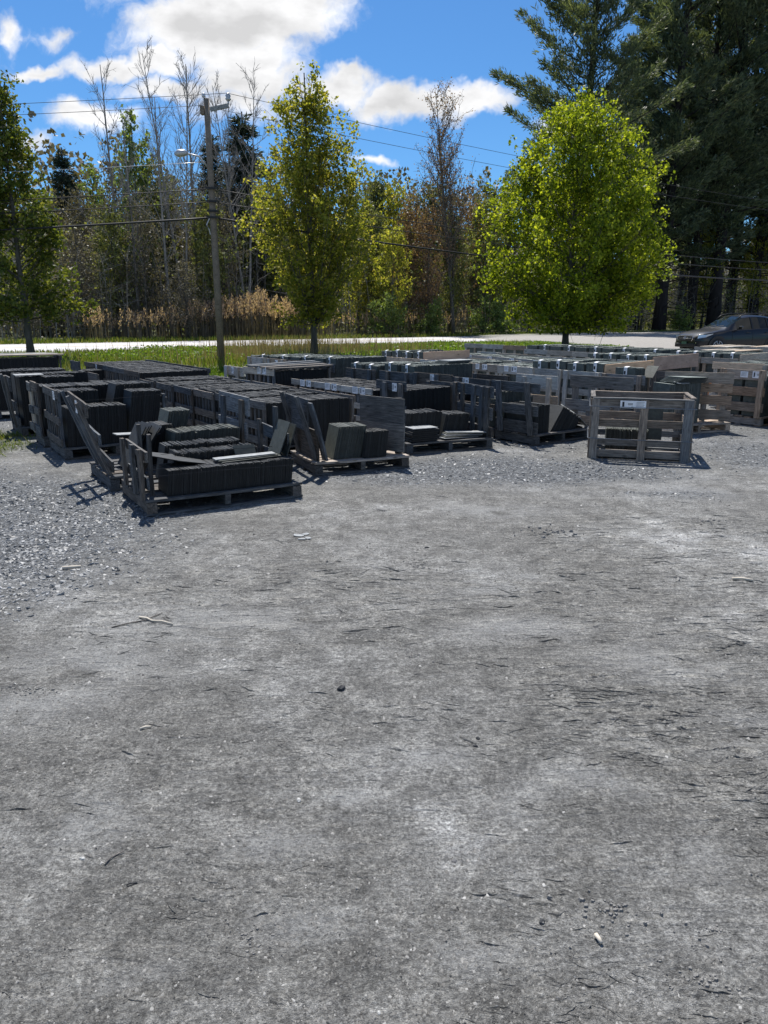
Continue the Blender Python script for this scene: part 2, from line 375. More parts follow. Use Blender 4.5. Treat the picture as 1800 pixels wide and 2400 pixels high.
def ground_h(x, y):
    fade = 1 - sstep(14, 22, y)
    h = .022 * (fbm(x * .8, y * .8, 1, 3) - .5) + .008 * (fbm(x * 5, y * 5, 2, 3) - .5)
    # wheel ruts sweeping across the yard
    for k, (cx, cy, R) in enumerate([(-6, -4, 9.6), (-6, -4, 11.2), (9.5, -1, 7.1), (9.5, -1, 8.5)]):
        r = np.hypot(x - cx, y - cy) + .12 * (fbm(x, y, 40 + k) - .5)
        h -= .007 * np.exp(-((r - R) / .16) ** 2)
        h += .004 * np.exp(-((r - R - .26) / .08) ** 2)
    # broken crust: short steps whose steep side faces the camera
    cm = crust_mask(x, y)
    for k, (sx, sy, n_, amp, per) in enumerate([(1.3, 2.6, 4.5, .010, 5.0), (2.6, 5.0, 3.0, .007, 10.0)]):
        f = y * per + n_ * fbm(x * sx + 3 * k, y * sy, 12 + k, 4, .5)
        fr = f - np.floor(f); sg = np.floor(f)
        brk = sstep(.50, .62, fbm(x * (2.4 + 2.2 * k) + 5.3 * sg, sg * .37 + y * .8, 19 + k, 3))
        h += amp * (1 - fr) ** 1.6 * sstep(0, .05, fr) * brk * np.clip(cm + .25 * (k == 2), 0, 1)
    gm = gravel_mask(x, y)
    h += .010 * (fbm(x * 17, y * 17, 3, 2) - .5) * (.35 + gm * .9)
    h += .004 * (fbm(x * 45, y * 45, 4, 2) - .5)
    return h * fade + .14 * sstep(22, 28, y) * sstep(7, 11, x)

DUST = [gp(520, 1450) + (.75, .30), gp(380, 1475) + (.6, .25), gp(180, 1560) + (.55, .28), gp(60, 1640) + (.45, .25), gp(690, 1920) + (.30, .16), gp(620, 2000) + (.25, .12), gp(800, 1890) + (.2, .12),
        gp(1290, 1880) + (.22, .14), gp(1420, 1820) + (.30, .16), gp(1560, 1560) + (.4, .2), gp(1740, 1700) + (.35, .22), gp(1180, 1480) + (.5, .16), gp(1000, 1760) + (.3, .12), gp(1600, 1150) + (.9, .3), gp(1150, 1190) + (.8, .2),
        gp(650, 2200) + (.2, .1), gp(100, 1950) + (.3, .2), gp(1100, 2290) + (.14, .08), gp(1640, 2010) + (.22, .12), gp(330, 2330) + (.15, .08), gp(1250, 1380) + (.5, .2)]
def dust_mask(x, y):
    k = 0
    wx = x + .35 * (fbm(x * 1.1, y * 1.1, 101) - .5); wy = y + .3 * (fbm(x * 1.1, y * 1.1, 102) - .5)
    for (cx, cy, rx, ry) in DUST: k = np.maximum(k, 1 - .62 * np.hypot((wx - cx) / rx, (wy - cy) / (ry * (.6 + .16 * cy))))
    return np.clip(k, 0, 1) * sstep(.28, .55, fbm(x * 3.2, y * 4.2, 103, 5, .6)) * (.65 + .35 * fbm(x * 14, y * 14, 104, 3))
def build_ground():
    inv = np.concatenate([np.linspace(1 / 1.0, 1 / 9.0, 700), np.linspace(1 / 9.0, 1 / 60.0, 90)[1:]])
    ys = np.concatenate([np.linspace(-12, .9, 50), 1 / inv, [75, 95, 125, 170, 240, 400, 900]])
    s = np.linspace(-1, 1, 380); s = np.sign(s) * (.72 * np.abs(s) + .28 * np.abs(s) ** 3)
    w = 2.6 + .95 * np.maximum(ys, 0) + np.where(ys < 1, 6, 0) * sstep(1.6, -1, ys)
    X = s[None] * w[:, None]; X[:, 0] -= 60 + ys.clip(0); X[:, -1] += 60 + ys.clip(0)
    Y = np.repeat(ys[:, None], len(s), 1)
    Z = ground_h(X, Y)
    V = np.stack([X, Y, Z], -1).reshape(-1, 3); n, k = X.shape
    i = np.arange(n - 1)[:, None] * k + np.arange(k - 1)[None]
    F = np.stack([i, i + 1, i + k + 1, i + k], -1).reshape(-1, 4)
    m, nt, b, _ = new_mat('yard_ground')
    tc = NN(nt, 'ShaderNodeTexCoord'); P = tc.outputs['Object']
    ag = NN(nt, 'ShaderNodeAttribute', attribute_name='grass').outputs['Fac']
    agr = NN(nt, 'ShaderNodeAttribute', attribute_name='gravel').outputs['Fac']
    big = NN(nt, 'ShaderNodeTexNoise', {'Vector': P, 'Scale': .62, 'Detail': 10, 'Roughness': .68, 'Distortion': .3})
    med = NN(nt, 'ShaderNodeTexNoise', {'Vector': P, 'Scale': 5.5, 'Detail': 7, 'Roughness': .66})
    fine = NN(nt, 'ShaderNodeTexNoise', {'Vector': P, 'Scale': 85, 'Detail': 5, 'Roughness': .75})
    vf = NN(nt, 'ShaderNodeTexNoise', {'Vector': P, 'Scale': 260, 'Detail': 3, 'Roughness': .7})
    c = ramp(nt, big.outputs[0], [(.30, (.172, .169, .157)), (.48, (.205, .202, .189)), (.57, (.265, .263, .25)), (.66, (.42, .42, .41))])
    c = mixc(nt, 1.0, c, ramp(nt, med.outputs[0], [(.28, .58), (.5, 1.0), (.72, 1.5)]), 'MULTIPLY')
    c = mixc(nt, 1.0, c, ramp(nt, fine.outputs[0], [(.30, .34), (.5, 1.0), (.68, 1.75)]), 'MULTIPLY')
    gr = NN(nt, 'ShaderNodeTexNoise', {'Vector': NN(nt, 'ShaderNodeMapping', {0: P, 'Scale': (28, 30, 28)}).outputs[0], 'Scale': 1.0, 'Detail': 8, 'Roughness': .82})
    c = mixc(nt, 1.0, c, ramp(nt, gr.outputs[0], [(.34, .45), (.5, 1.0), (.66, 1.6)]), 'MULTIPLY')
    c = mixc(nt, 1.0, c, ramp(nt, vf.outputs[0], [(.3, .62), (.7, 1.38)]), 'MULTIPLY')
    # pale specks and dark bits
    vo = NN(nt, 'ShaderNodeTexVoronoi', {'Vector': P, 'Scale': 48}); vo2 = NN(nt, 'ShaderNodeTexVoronoi', {'Vector': P, 'Scale': 95})
    for v, th, lo, hi in ((vo, .94, .10, .18), (vo2, .90, .16, .26)):
        pick = NN(nt, 'ShaderNodeSeparateColor', {0: v.outputs['Color']})
        on = NN(nt, 'ShaderNodeMath', {0: pick.outputs[0], 1: th}, operation='GREATER_THAN')
        near = NN(nt, 'ShaderNodeMapRange', {0: v.outputs['Distance'], 1: lo, 2: hi, 3: 1.0, 4: 0.0})
        f = NN(nt, 'ShaderNodeMath', {0: on.outputs[0], 1: near.outputs[0]}, operation='MULTIPLY')
        tone = ramp(nt, pick.outputs[1], [(0, (.07, .07, .07)), (.35, (.12, .12, .12)), (.45, (.26, .265, .27)), (1, (.36, .365, .365))], 'CONSTANT')
        c = mixc(nt, f.outputs[0], c, tone)
    ad = NN(nt, 'ShaderNodeAttribute', attribute_name='dust_sun').outputs['Fac']
    dn = NN(nt, 'ShaderNodeMapRange', {0: NN(nt, 'ShaderNodeMath', {0: ad, 1: fine.outputs[0]}, operation='MULTIPLY').outputs[0], 1: .10, 2: .62, 3: 0.0, 4: .62})
    c = mixc(nt, dn.outputs[0], c, (.50, .505, .50))
    # slate chips areas: bluer, contrasty
    vg = NN(nt, 'ShaderNodeTexVoronoi', {'Vector': NN(nt, 'ShaderNodeMapping', {0: P, 'Scale': (1, 1.2, 1)}).outputs[0], 'Scale': 42})
    gsep = NN(nt, 'ShaderNodeSeparateColor', {0: vg.outputs['Color']})
    gc = ramp(nt, gsep.outputs[0], [(0, (.09, .10, .11)), (.45, (.17, .185, .20)), (.8, (.26, .28, .30)), (1, (.44, .46, .48))])
    gc = mixc(nt, 1.0, gc, ramp(nt, vg.outputs['Distance'], [(.2, 1.1), (.6, .45)]), 'MULTIPLY')
    gf = NN(nt, 'ShaderNodeMath', {0: agr, 1: .8}, operation='MULTIPLY')
    c = mixc(nt, gf.outputs[0], c, gc)
    # soil and litter under the grass
    gcol = ramp(nt, med.outputs[0], [(.3, (.05, .06, .02)), (.6, (.10, .115, .035)), (.8, (.15, .15, .06))])
    c = mixc(nt, ag, c, gcol)
    # paler gravel of the drive farther off
    sep = NN(nt, 'ShaderNodeSeparateXYZ', {0: P}); dr = NN(nt, 'ShaderNodeMapRange', {0: sep.outputs[1], 1: 22.0, 2: 30.0})
    ing = NN(nt, 'ShaderNodeMath', {0: 1.0, 1: ag}, operation='SUBTRACT'); dm = NN(nt, 'ShaderNodeMath', {0: dr.outputs[0], 1: ing.outputs[0]}, operation='MULTIPLY')
    c = mixc(nt, dm.outputs[0], c, ramp(nt, med.outputs[0], [(.3, (.24, .225, .205)), (.7, (.36, .345, .32))]))
    nt.links.new(c, b.inputs['Base Color']); b.inputs['Roughness'].default_value = .88; b.inputs['Specular IOR Level'].default_value = .3
    hsum = NN(nt, 'ShaderNodeMath', {0: fine.outputs[0], 1: vf.outputs[0]}, operation='ADD')
    sc2 = NN(nt, 'ShaderNodeTexNoise', {'Vector': NN(nt, 'ShaderNodeMapping', {0: P, 'Scale': (20, 24, 20)}).outputs[0], 'Scale': 1.0, 'Detail': 6, 'Roughness': .7})
    h2 = NN(nt, 'ShaderNodeMath', {0: sc2.outputs[0], 1: 1.6}, operation='MULTIPLY')
    # small broken steps in the crust
    acr = NN(nt, 'ShaderNodeAttribute', attribute_name='crust').outputs['Fac']
    sp = NN(nt, 'ShaderNodeSeparateXYZ', {0: P})
    def M2(op, a, b_=None, clamp=False):
        q = nt.nodes.new('ShaderNodeMath'); q.operation = op; q.use_clamp = clamp
        for i_, s_ in enumerate((a, b_)):
            if s_ is None: continue
            if hasattr(s_, 'is_output'): nt.links.new(s_, q.inputs[i_])
            else: q.inputs[i_].default_value = s_
        return q.outputs[0]
    steps = None
    for k_, (per, sx_, sy_, am, wt) in enumerate([(9.0, 2.0, 3.5, 4.5, 1.0), (23.0, 5.0, 9.0, 4.0, .5)]):
        wn_ = NN(nt, 'ShaderNodeTexNoise', {'Vector': NN(nt, 'ShaderNodeMapping', {0: P, 'Scale': (sx_, sy_, 1), 'Location': (k_ * 3.1, 0, 0)}).outputs[0], 'Scale': 1.0, 'Detail': 5, 'Roughness': .6})
        v_ = M2('FRACT', M2('ADD', M2('MULTIPLY', sp.outputs[1], per), M2('MULTIPLY', wn_.outputs[0], am)))
        bk = NN(nt, 'ShaderNodeTexNoise', {'Vector': NN(nt, 'ShaderNodeMapping', {0: P, 'Scale': (3.0 + 3 * k_, 11.0 + 10 * k_, 1), 'Location': (0, k_ * 7.7, 0)}).outputs[0], 'Scale': 1.0, 'Detail': 3})
        mk = NN(nt, 'ShaderNodeMapRange', {0: bk.outputs[0], 1: .50, 2: .57})
        st = M2('MULTIPLY', M2('MULTIPLY', M2('POWER', M2('SUBTRACT', 1.0, v_), 2.0), mk.outputs[0]), M2('MULTIPLY', acr, wt))
        steps = st if steps is None else M2('ADD', steps, st)
    h2 = NN(nt, 'ShaderNodeMath', {0: h2.outputs[0], 1: M2('MULTIPLY', steps, 3.0)}, operation='ADD')
    hs2 = NN(nt, 'ShaderNodeMath', {0: hsum.outputs[0], 1: h2.outputs[0]}, operation='ADD')
    bump(nt, b, hs2.outputs[0], .9, .018)
    M['ground'] = m
    me = mesh_np('ground', V, F, [m], smooth=True)
    for nm, fn in (('grass', lambda x, y: np.maximum(grass_mask(x, y), .75 * weeds_mask(x, y))), ('gravel', gravel_mask), ('dust_sun', dust_mask), ('crust', lambda x, y: np.clip(crust_mask(x, y) + .12, 0, 1) * (1 - sstep(9, 12, y)))):
        a = me.attributes.new(nm, 'FLOAT', 'POINT'); a.data.foreach_set('value', fn(V[:, 0], V[:, 1]).astype(np.float32))
    tag(obj('ground', me), kind='structure')
build_ground()

def strip(name, o0, o1, z, mat, t0=-160, t1=320, seg=80):
    t = np.linspace(t0, t1, seg + 1)
    def p(o): return np.stack([RN0[0] + rdx * t - rdy * o, RN0[1] + rdy * t + rdx * o, np.full_like(t, z)], -1)
    V = np.concatenate([p(o0), p(o1)]); i = np.arange(seg); F = np.stack([i, i + 1, i + seg + 2, i + seg + 1], -1)
    return mesh_np(name, V, F, [mat])
def build_road():
    m, nt, b, _ = new_mat('worn_asphalt')
    tc = NN(nt, 'ShaderNodeTexCoord')
    n = NN(nt, 'ShaderNodeTexNoise', {'Vector': tc.outputs['Object'], 'Scale': 1.5, 'Detail': 6})
    f = NN(nt, 'ShaderNodeTexNoise', {'Vector': tc.outputs['Object'], 'Scale': 60, 'Detail': 3})
    c = mixc(nt, 1.0, ramp(nt, n.outputs[0], [(.3, (.42, .41, .41)), (.7, (.52, .505, .505))]), ramp(nt, f.outputs[0], [(.3, .8), (.7, 1.2)]), 'MULTIPLY')
    nt.links.new(c, b.inputs['Base Color']); b.inputs['Roughness'].default_value = .62
    tag(obj('road', strip('road', .5, ROAD_W - .5, .012, m)), kind='structure')
    sh, nt, b, _ = new_mat('gravel_shoulder')
    tc = NN(nt, 'ShaderNodeTexCoord'); n = NN(nt, 'ShaderNodeTexNoise', {'Vector': tc.outputs['Object'], 'Scale': 12, 'Detail': 6})
    nt.links.new(ramp(nt, n.outputs[0], [(.3, (.2, .19, .17)), (.7, (.34, .33, .30))]), b.inputs['Base Color'])
    tag(obj('road_shoulder', strip('road_shoulder', -.4, ROAD_W + .4, .006, sh)), kind='structure')
    w = plain('white_road_paint', (.7, .7, .68), .6); ye = plain('yellow_road_paint', (.55, .40, .05), .6)
    for o in (1.6, ROAD_W - 1.7): tag(obj('edge_line', strip('edge_line', o, o + .13, .018, w)), kind='structure')
    for o in (ROAD_W / 2 - .17, ROAD_W / 2 + .05): tag(obj('centre_line', strip('centre_line', o, o + .12, .018, ye)), kind='structure')
build_road()

# ------------------------------------------------------------------ stone chips (stuff)
def chips():
    rng = np.random.default_rng(5)
    m, nt, b, _ = new_mat('slate_chips')
    g = NN(nt, 'ShaderNodeNewGeometry')
    nt.links.new(ramp(nt, g.outputs['Random Per Island'], [(0, (.06, .064, .066)), (.35, (.13, .135, .138)), (.7, (.20, .206, .206)), (.95, (.29, .295, .295)), (1, (.38, .38, .375))]), b.inputs['Base Color'])
    b.inputs['Roughness'].default_value = .55
    m2, nt2, b2_, _ = new_mat('grit'); g2 = NN(nt2, 'ShaderNodeNewGeometry')
    nt2.links.new(ramp(nt2, g2.outputs['Random Per Island'], [(0, (.07, .07, .068)), (.4, (.14, .138, .132)), (.8, (.20, .198, .19)), (.97, (.27, .268, .26)), (1, (.40, .40, .39))]), b2_.inputs['Base Color']); b2_.inputs['Roughness'].default_value = .8; b2_.inputs['Specular IOR Level'].default_value = .2
    def pebbles(name, N, ry, dens, smin, smax):
        yy = 1 / rng.uniform(1 / ry[1], 1 / ry[0], N * 3); xx = rng.uniform(-1, 1, N * 3) * (.62 * yy + .9); keep = rng.random(N * 3) < dens(xx, yy); xx, yy = xx[keep][:N], yy[keep][:N]; n = len(xx)
        s = (smin + (smax - smin) * rng.random(n) ** 4) * np.clip(.55 + .22 * yy, .7, 1.8); a = rng.uniform(0, 6.28, (n, 1)) + np.array([[0, 1.57, 3.14, 4.71]]) + rng.uniform(-.5, .5, (n, 4)); r = s[:, None] * rng.uniform(.5, 1.15, (n, 4))
        z0 = ground_h(xx, yy); h = s * rng.uniform(.35, 1.0, n)
        base = np.stack([xx[:, None] + r * np.cos(a), yy[:, None] + r * np.sin(a), np.repeat(z0[:, None] - .0015, 4, 1)], -1); top = np.stack([xx + rng.normal(0, .3, n) * s, yy + rng.normal(0, .3, n) * s, z0 + h], -1)[:, None]
        V = np.concatenate([base, top], 1).reshape(-1, 3); b_ = np.arange(n)[:, None, None] * 5; F = (b_ + np.array([[[0, 1, 4], [1, 2, 4], [2, 3, 4], [3, 0, 4]]])).reshape(-1, 3)
        tag(obj(name, mesh_np(name, V, F, [m2], smooth=True)), kind='stuff')
    def scatter(name, N, rx, ry, dens, smin, smax, flat):
        # sample towards the near ground, where each chip shows
        yy = 1 / rng.uniform(1 / ry[1], 1 / ry[0], N * 4) ** 1.0
        xx = rng.uniform(-1, 1, N * 4) * np.minimum(rx, .62 * yy + .9)
        keep = rng.random(N * 4) < dens(xx, yy)
        xx, yy = xx[keep][:N], yy[keep][:N]; n = len(xx)
        s = smin + (smax - smin) * rng.random(n) ** 2.6
        k = 4
        ang = np.linspace(0, 2 * np.pi, k, endpoint=False)[None] + rng.uniform(-.45, .45, (n, k)) + rng.uniform(0, 6.28, (n, 1))
        r = s[:, None] * rng.uniform(.55, 1.1, (n, k)); asp = rng.uniform(.45, 1, (n, 1)); ro = rng.uniform(0, 6.28, (n, 1))
        px = r * np.cos(ang); py = r * np.sin(ang) * asp
        px, py = px * np.cos(ro) - py * np.sin(ro), px * np.sin(ro) + py * np.cos(ro)
        th = s * flat * rng.uniform(.5, 1.3, n)
        tx = rng.normal(0, .22, (n, 1)); ty = rng.normal(0, .22, (n, 1))
        z0 = ground_h(xx, yy)[:, None] - .25 * th[:, None]
        low = np.stack([xx[:, None] + px * 1.08, yy[:, None] + py * 1.08, z0 + px * tx + py * ty - .3 * th[:, None]], -1)
        top = np.stack([xx[:, None] + px * .88, yy[:, None] + py * .88, z0 + px * tx + py * ty + th[:, None]], -1)
        V = np.concatenate([low, top], 1).reshape(-1, 3)
        base = (np.arange(n) * 2 * k)[:, None]
        Ft = base + k + np.arange(k)[None]
        j = np.arange(k); j2 = (j + 1) % k
        Fs = (base[:, :, None] + np.stack([j, j2, j2 + k, j + k], -1)[None]).reshape(-1, 4)
        tag(obj(name, mesh_np(name, V, [Ft, Fs], [m])), kind='stuff', label=None)
        return n
    blockers = lambda x, y: 1.0
    a = scatter('slate_chips', 34000, 7.5, (3.6, 12.5), lambda x, y: np.clip(gravel_mask(x, y) * 1.0 - .12, 0, 1), .005, .027, .22)
    pebbles('small_gravel', 56000, (1.15, 9.0), lambda x, y: .12 + 1.5 * np.clip(fbm(x * 1.7, y * 1.7, 61) - .35, 0, 1), .0014, .0095)
    for nm, lb, ct in (('slate_chips', 'loose grey slate chips spread before the pallets and at the left edge', 'slate chips'), ('small_gravel', 'small grit and pebbles scattered over the grey yard', 'gravel')):
        o = bpy.data.objects[nm]; tag(o, lb, ct)
chips()

def crust_flakes():
    """lips of dried crust lifted by tyres: the near edge stands up a little and shades itself"""
    rng = np.random.default_rng(9); N = 4000
    yy = 1 / rng.uniform(1 / 9.5, 1 / 1.2, N * 6); xx = rng.uniform(-1, 1, N * 6) * (.6 * yy + .6)
    w = np.clip(crust_mask(xx, yy) * sstep(.42, .62, fbm(xx * 2.2, yy * 3.5, 55)) ** 1.3 + .008, 0, 1); w = w * (1 - gravel_mask(xx, yy) * .8)
    keep = rng.random(N * 6) < w; xx, yy = xx[keep][:N], yy[keep][:N]; n = len(xx); k = 7
    L = (.006 + .050 * rng.random(n) ** 3.0) * (.55 + .16 * yy); W = L * rng.uniform(.15, .45, n); H = np.clip(L * rng.uniform(.05, .16, n), .0012, .0065)
    # they follow the sweep of the wheel tracks
    ang = np.arctan2(xx + 3.0, yy + 6.0) * -.45 + rng.normal(0, .34, n)
    t = np.linspace(-1, 1, k)[None]; prof = np.clip(1 - np.abs(t) ** 2.2, 0, 1)
    ux = L[:, None] * t; jag = np.cumsum(rng.normal(0, .24, (n, k)), 1); jag -= jag.mean(1, keepdims=True)
    ny = -W[:, None] * (.35 * prof) + jag * W[:, None]; fy = ny + W[:, None] * (.25 + .9 * prof)
    hz = H[:, None] * prof * rng.uniform(.6, 1.15, (n, k))
    ca, sa = np.cos(ang)[:, None], np.sin(ang)[:, None]
    def wp(u, v, z): X = xx[:, None] + u * ca - v * sa; Y = yy[:, None] + u * sa + v * ca; return np.stack([X, Y, ground_h(X, Y) + z], -1)
    slo = rng.uniform(-.1, 1.5, (n, 1)); V = np.concatenate([wp(ux, ny - hz * slo, -.0015 + 0 * hz), wp(ux, ny, hz), wp(ux, fy, -.0015 + 0 * hz)], 1).reshape(-1, 3)
    b = np.arange(n)[:, None, None] * 3 * k; j = np.arange(k - 1)[None, :, None]
    q1 = (b + j + np.array([[[0, 1, k + 1, k]]])).reshape(-1, 4); q2 = (b + k + j + np.array([[[0, 1, k + 1, k]]])).reshape(-1, 4)
    tag(obj('crust_flakes', mesh_np('crust_flakes', V, [q1, q2], [M['ground']])), 'lifted lips of cracked dry mud crust across the yard', 'mud crust', kind='stuff')
crust_flakes()

# ------------------------------------------------------------------ crates, pallets, slates
R = math.radians
rnd = random.Random(11)
_board = {}
def board_mesh(l, w, t, mat):
    key = (round(l, 2), round(w, 3), round(t, 3), mat, rnd.randrange(3) if l > .3 else 0)
    if key in _board: return _board[key]
    r = random.Random(hash(key[:3]) & 0xffff); n = 4
    xs = [(-.5 + i / (n - 1)) * l for i in range(n)]; V = []
    for i, x in enumerate(xs):
        b = .004 * math.sin(i * 1.7 + key[4] * 2); e = r.uniform(-.004, .004) if i in (0, n - 1) else 0
        dw = r.uniform(-.0025, .0025)
        V += [(x + e, -w / 2 - dw, -t / 2 + b), (x - e, w / 2 + dw, -t / 2 + b), (x - e, w / 2 + dw, t / 2 + b), (x + e, -w / 2 - dw, t / 2 + b)]
    F = [[0, 3, 2, 1]] + [[i * 4 + j, i * 4 + (j + 1) % 4, i * 4 + 4 + (j + 1) % 4, i * 4 + 4 + j] for i in range(n - 1) for j in range(4)] + [[(n - 1) * 4 + j for j in range(4)]]
    me = mesh_np('board', np.array(V), np.array(F), [M[mat]])
    _board[key] = me; return me
def board(parent, name, p0, p1, w, t, wdir, mat, jit=.004, label=None):
    p0 = Vector(p0); p1 = Vector(p1)
    j = lambda: Vector((rnd.uniform(-jit, jit), rnd.uniform(-jit, jit), rnd.uniform(-jit, jit)))
    p0 += j(); p1 += j()
    d = p1 - p0; l = d.length; d.normalize(); n = d.cross(Vector(wdir)).normalized(); wv = n.cross(d)
    m = Matrix(((d.x, wv.x, n.x, 0), (d.y, wv.y, n.y, 0), (d.z, wv.z, n.z, 0), (0, 0, 0, 1)))
    o = bpy.data.objects.new(name, board_mesh(l, w, t, mat)); COL.objects.link(o)
    o.matrix_local = Matrix.Translation((p0 + p1) / 2) @ m
    o.parent = parent
    if label: o['label'] = label
    return o

def pallet(c, L, W, mat, nd=6, zt=.14, over=.0, detail=True, deck=None):
    for k, u in enumerate((.05, L / 2, L - .05)):
        board(c, 'stringer', (u, 0, .066), (u, W, .066), .092, .085 if k != 1 else .05, (0, 0, 1), mat, .001)
    for k in range(nd):
        w = W / nd * rnd.uniform(.66, .84); v = (k + .5) * W / nd
        if k == 0: v = w / 2
        if k == nd - 1: v = W - w / 2
        board(c, 'deck_board', (-over, v, zt - .014), (L + over, v, zt - .014), w, .022, (0, 1, 0), deck or mat, .003)
    if detail:
        for v in (.05, W / 2, W - .05):
            board(c, 'base_board', (0, v, .01), (L, v, .01), .09, .018, (0, 1, 0), mat, .001)

_paper = {}
def paper(c, kind, p, normal_u, size=(.15, .12), name='paper_label'):
    """a printed sheet in the plane u = const, facing -u (or the side given)"""
    key = (kind, size)
    if key not in _paper:
        w, h = size; mb = MB()
        mb.box(-.0008, 0, -w / 2, w / 2, -h / 2, h / 2, 0)
        if kind == 'bar':
            mb.box(-.0016, -.0008, w * .22, w * .36, -h * .32, h * .34, 1)
            for k in range(3): mb.box(-.0016, -.0008, -w * .36, -w * .02, h * .10 - k * h * .1, h * .15 - k * h * .1, 1)
            mb.box(-.0016, -.0008, -w * .40, -w * .25, -h * .36, -h * .30, 1)
        else:
            for k in range(4): mb.box(-.0016, -.0008, -w * (.36 - .06 * (k % 2)), w * .38, h * .26 - k * h * .17, h * .30 - k * h * .17, 1)
        _paper[key] = mb.mesh('paper_label', [M['paper'], M['print']])
    o = obj(name, _paper[key], c, p)
    o.rotation_euler = (0, 0, 0 if normal_u < 0 else math.pi)
    return o

def panel(c, u, W, side, mat, slats, posts, h, lean=0.0, pin=True, z0=.13, pw=.07, labels=(), over=.0, sm=None, v0=0.0, thick=.02, tilt=0):
    """an end panel: side -1 left, +1 right. slats: (z centre, width[, v0, v1]); posts: v positions; lean: outward shift at the top
    pin True: posts stand inside the slats, False: outside them"""
    def P(v, z, off=0): return (u + side * (off + lean * (z - z0) / max(.1, h - z0)), v, z + tilt * (v - W / 2))
    po = -.012 if pin else .022
    so = .011 if pin else -.011
    for v in posts:
        dv = 0
        if isinstance(v, tuple): v, dv = v
        board(c, 'post', P(v, z0, po + (.0 if pin else .012)), P(v + dv, h, po + (.0 if pin else .012)), pw, .03, (0, 1, 0), mat, .003)
    for s in slats:
        a, b = (s[2], s[3]) if len(s) > 2 else (v0 - over, W + over)
        board(c, 'slat', P(a, s[0], so), P(b, s[0], so), s[1], thick, (0, 0, 1), sm or mat, .003)
    for (v, z, kind, sz) in labels:
        off = (so + thick / 2 + .006)
        p = P(v, z, off); paper(c, kind, p, side, sz)

_stk = {}
def slates(label, c, u0, u1, v0, v1, h, mat='slate_black', z0=.142, th=.0085, lean=0.0, jit=.006, nrow=1, group=None, tags=(), hfun=None, key=None, share=True, name='slate_stack', clip=0.0):
    """a run of slates standing on edge; c is the crate they stand on (kept a thing of its own)"""
    L = u1 - u0; D = v1 - v0
    k = (round(L, 2), round(D, 2), round(h, 2), mat, round(lean, 2), nrow, key, rnd.randrange(2))
    if not share or k not in _stk:
        r = np.random.default_rng(len(_stk) + 3); n = max(2, int(L / th)); Vs = []; d = D / nrow
        for q in range(nrow):
            x = np.arange(n) * th + r.uniform(-.001, .001, n); t = th * np.where(r.random(n) < .12, .5, r.uniform(.8, .99, n))
            wv = np.cumsum(r.normal(0, .0006, n)); wv -= np.linspace(0, wv[-1], n)
            ya = q * d + .003 + np.abs(r.normal(0, jit * .4, n)); yb = (q + 1) * d - .003 - np.abs(r.normal(0, jit * .4, n))
            hh = np.full(n, h) + r.normal(0, jit * .55, n) + wv * 1.2 - (r.random(n) < .07) * r.uniform(.004, .022, n)
            if hfun: hh = np.array([hfun((i + .5) / n) for i in range(n)]) * h + r.normal(0, jit, n)
            ln = lean * hh + r.normal(0, .0015, n)
            for (xx, zz, yy) in ((0, 0, 0), (1, 0, 0), (1, 0, 1), (0, 0, 1), (0, 1, 0), (1, 1, 0), (1, 1, 1), (0, 1, 1)):
                pass
            c8 = np.zeros((n, 8, 3)); idx = [(0, 0, 0), (1, 0, 0), (1, 1, 0), (0, 1, 0), (0, 0, 1), (1, 0, 1), (1, 1, 1), (0, 1, 1)]
            for i, (a, b, z) in enumerate(idx):
                c8[:, i, 0] = x + a * t + z * ln; c8[:, i, 1] = (yb if b else ya); c8[:, i, 2] = z * hh + (r.normal(0, jit * .2, n) if z else 0)
            Vs.append(c8)
        V = np.concatenate(Vs).reshape(-1, 3); F = (np.arange(len(V) // 8)[:, None, None] * 8 + BOXF[None]).reshape(-1, 4)
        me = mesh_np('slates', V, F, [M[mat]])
        if share: _stk[k] = me
    else: me = _stk[k]
    mw = Matrix.Translation(c.location) @ Matrix.Rotation(c.rotation_euler[2], 4, 'Z')
    p = mw @ Vector((u0, v0, z0))
    o = tag(obj(name, me, None, p, (0, 0, c.rotation_euler[2])), label, 'slate stack', group)
    for tv in tags:
        tg = MB(); w = .062; hh = h
        x0 = lean * h
        tg.add([[x0 - .008, tv, hh - .12 - .02], [x0 - .008, tv + w, hh - .11], [x0 - .006, tv, hh + .016], [x0 - .006, tv + w, hh + .016],
                [x0 + .05, tv - .01, hh + .03], [x0 + .05, tv + w, hh + .028], [x0 + .12, tv + .0, hh + .022], [x0 + .12, tv + w + .01, hh + .022]],
               [[0, 1, 3, 2], [2, 3, 5, 4], [4, 5, 7, 6]], 0)
        tg.add([[x0 - .010, tv + .025, hh - .09], [x0 - .010, tv + .055, hh - .09], [x0 - .010, tv + .055, hh - .04], [x0 - .010, tv + .025, hh - .04]], [[0, 1, 2, 3]], 1)
        obj('paper_tag', tg.mesh('paper_tag', [M['paper'], M['print']]), o)
    return o

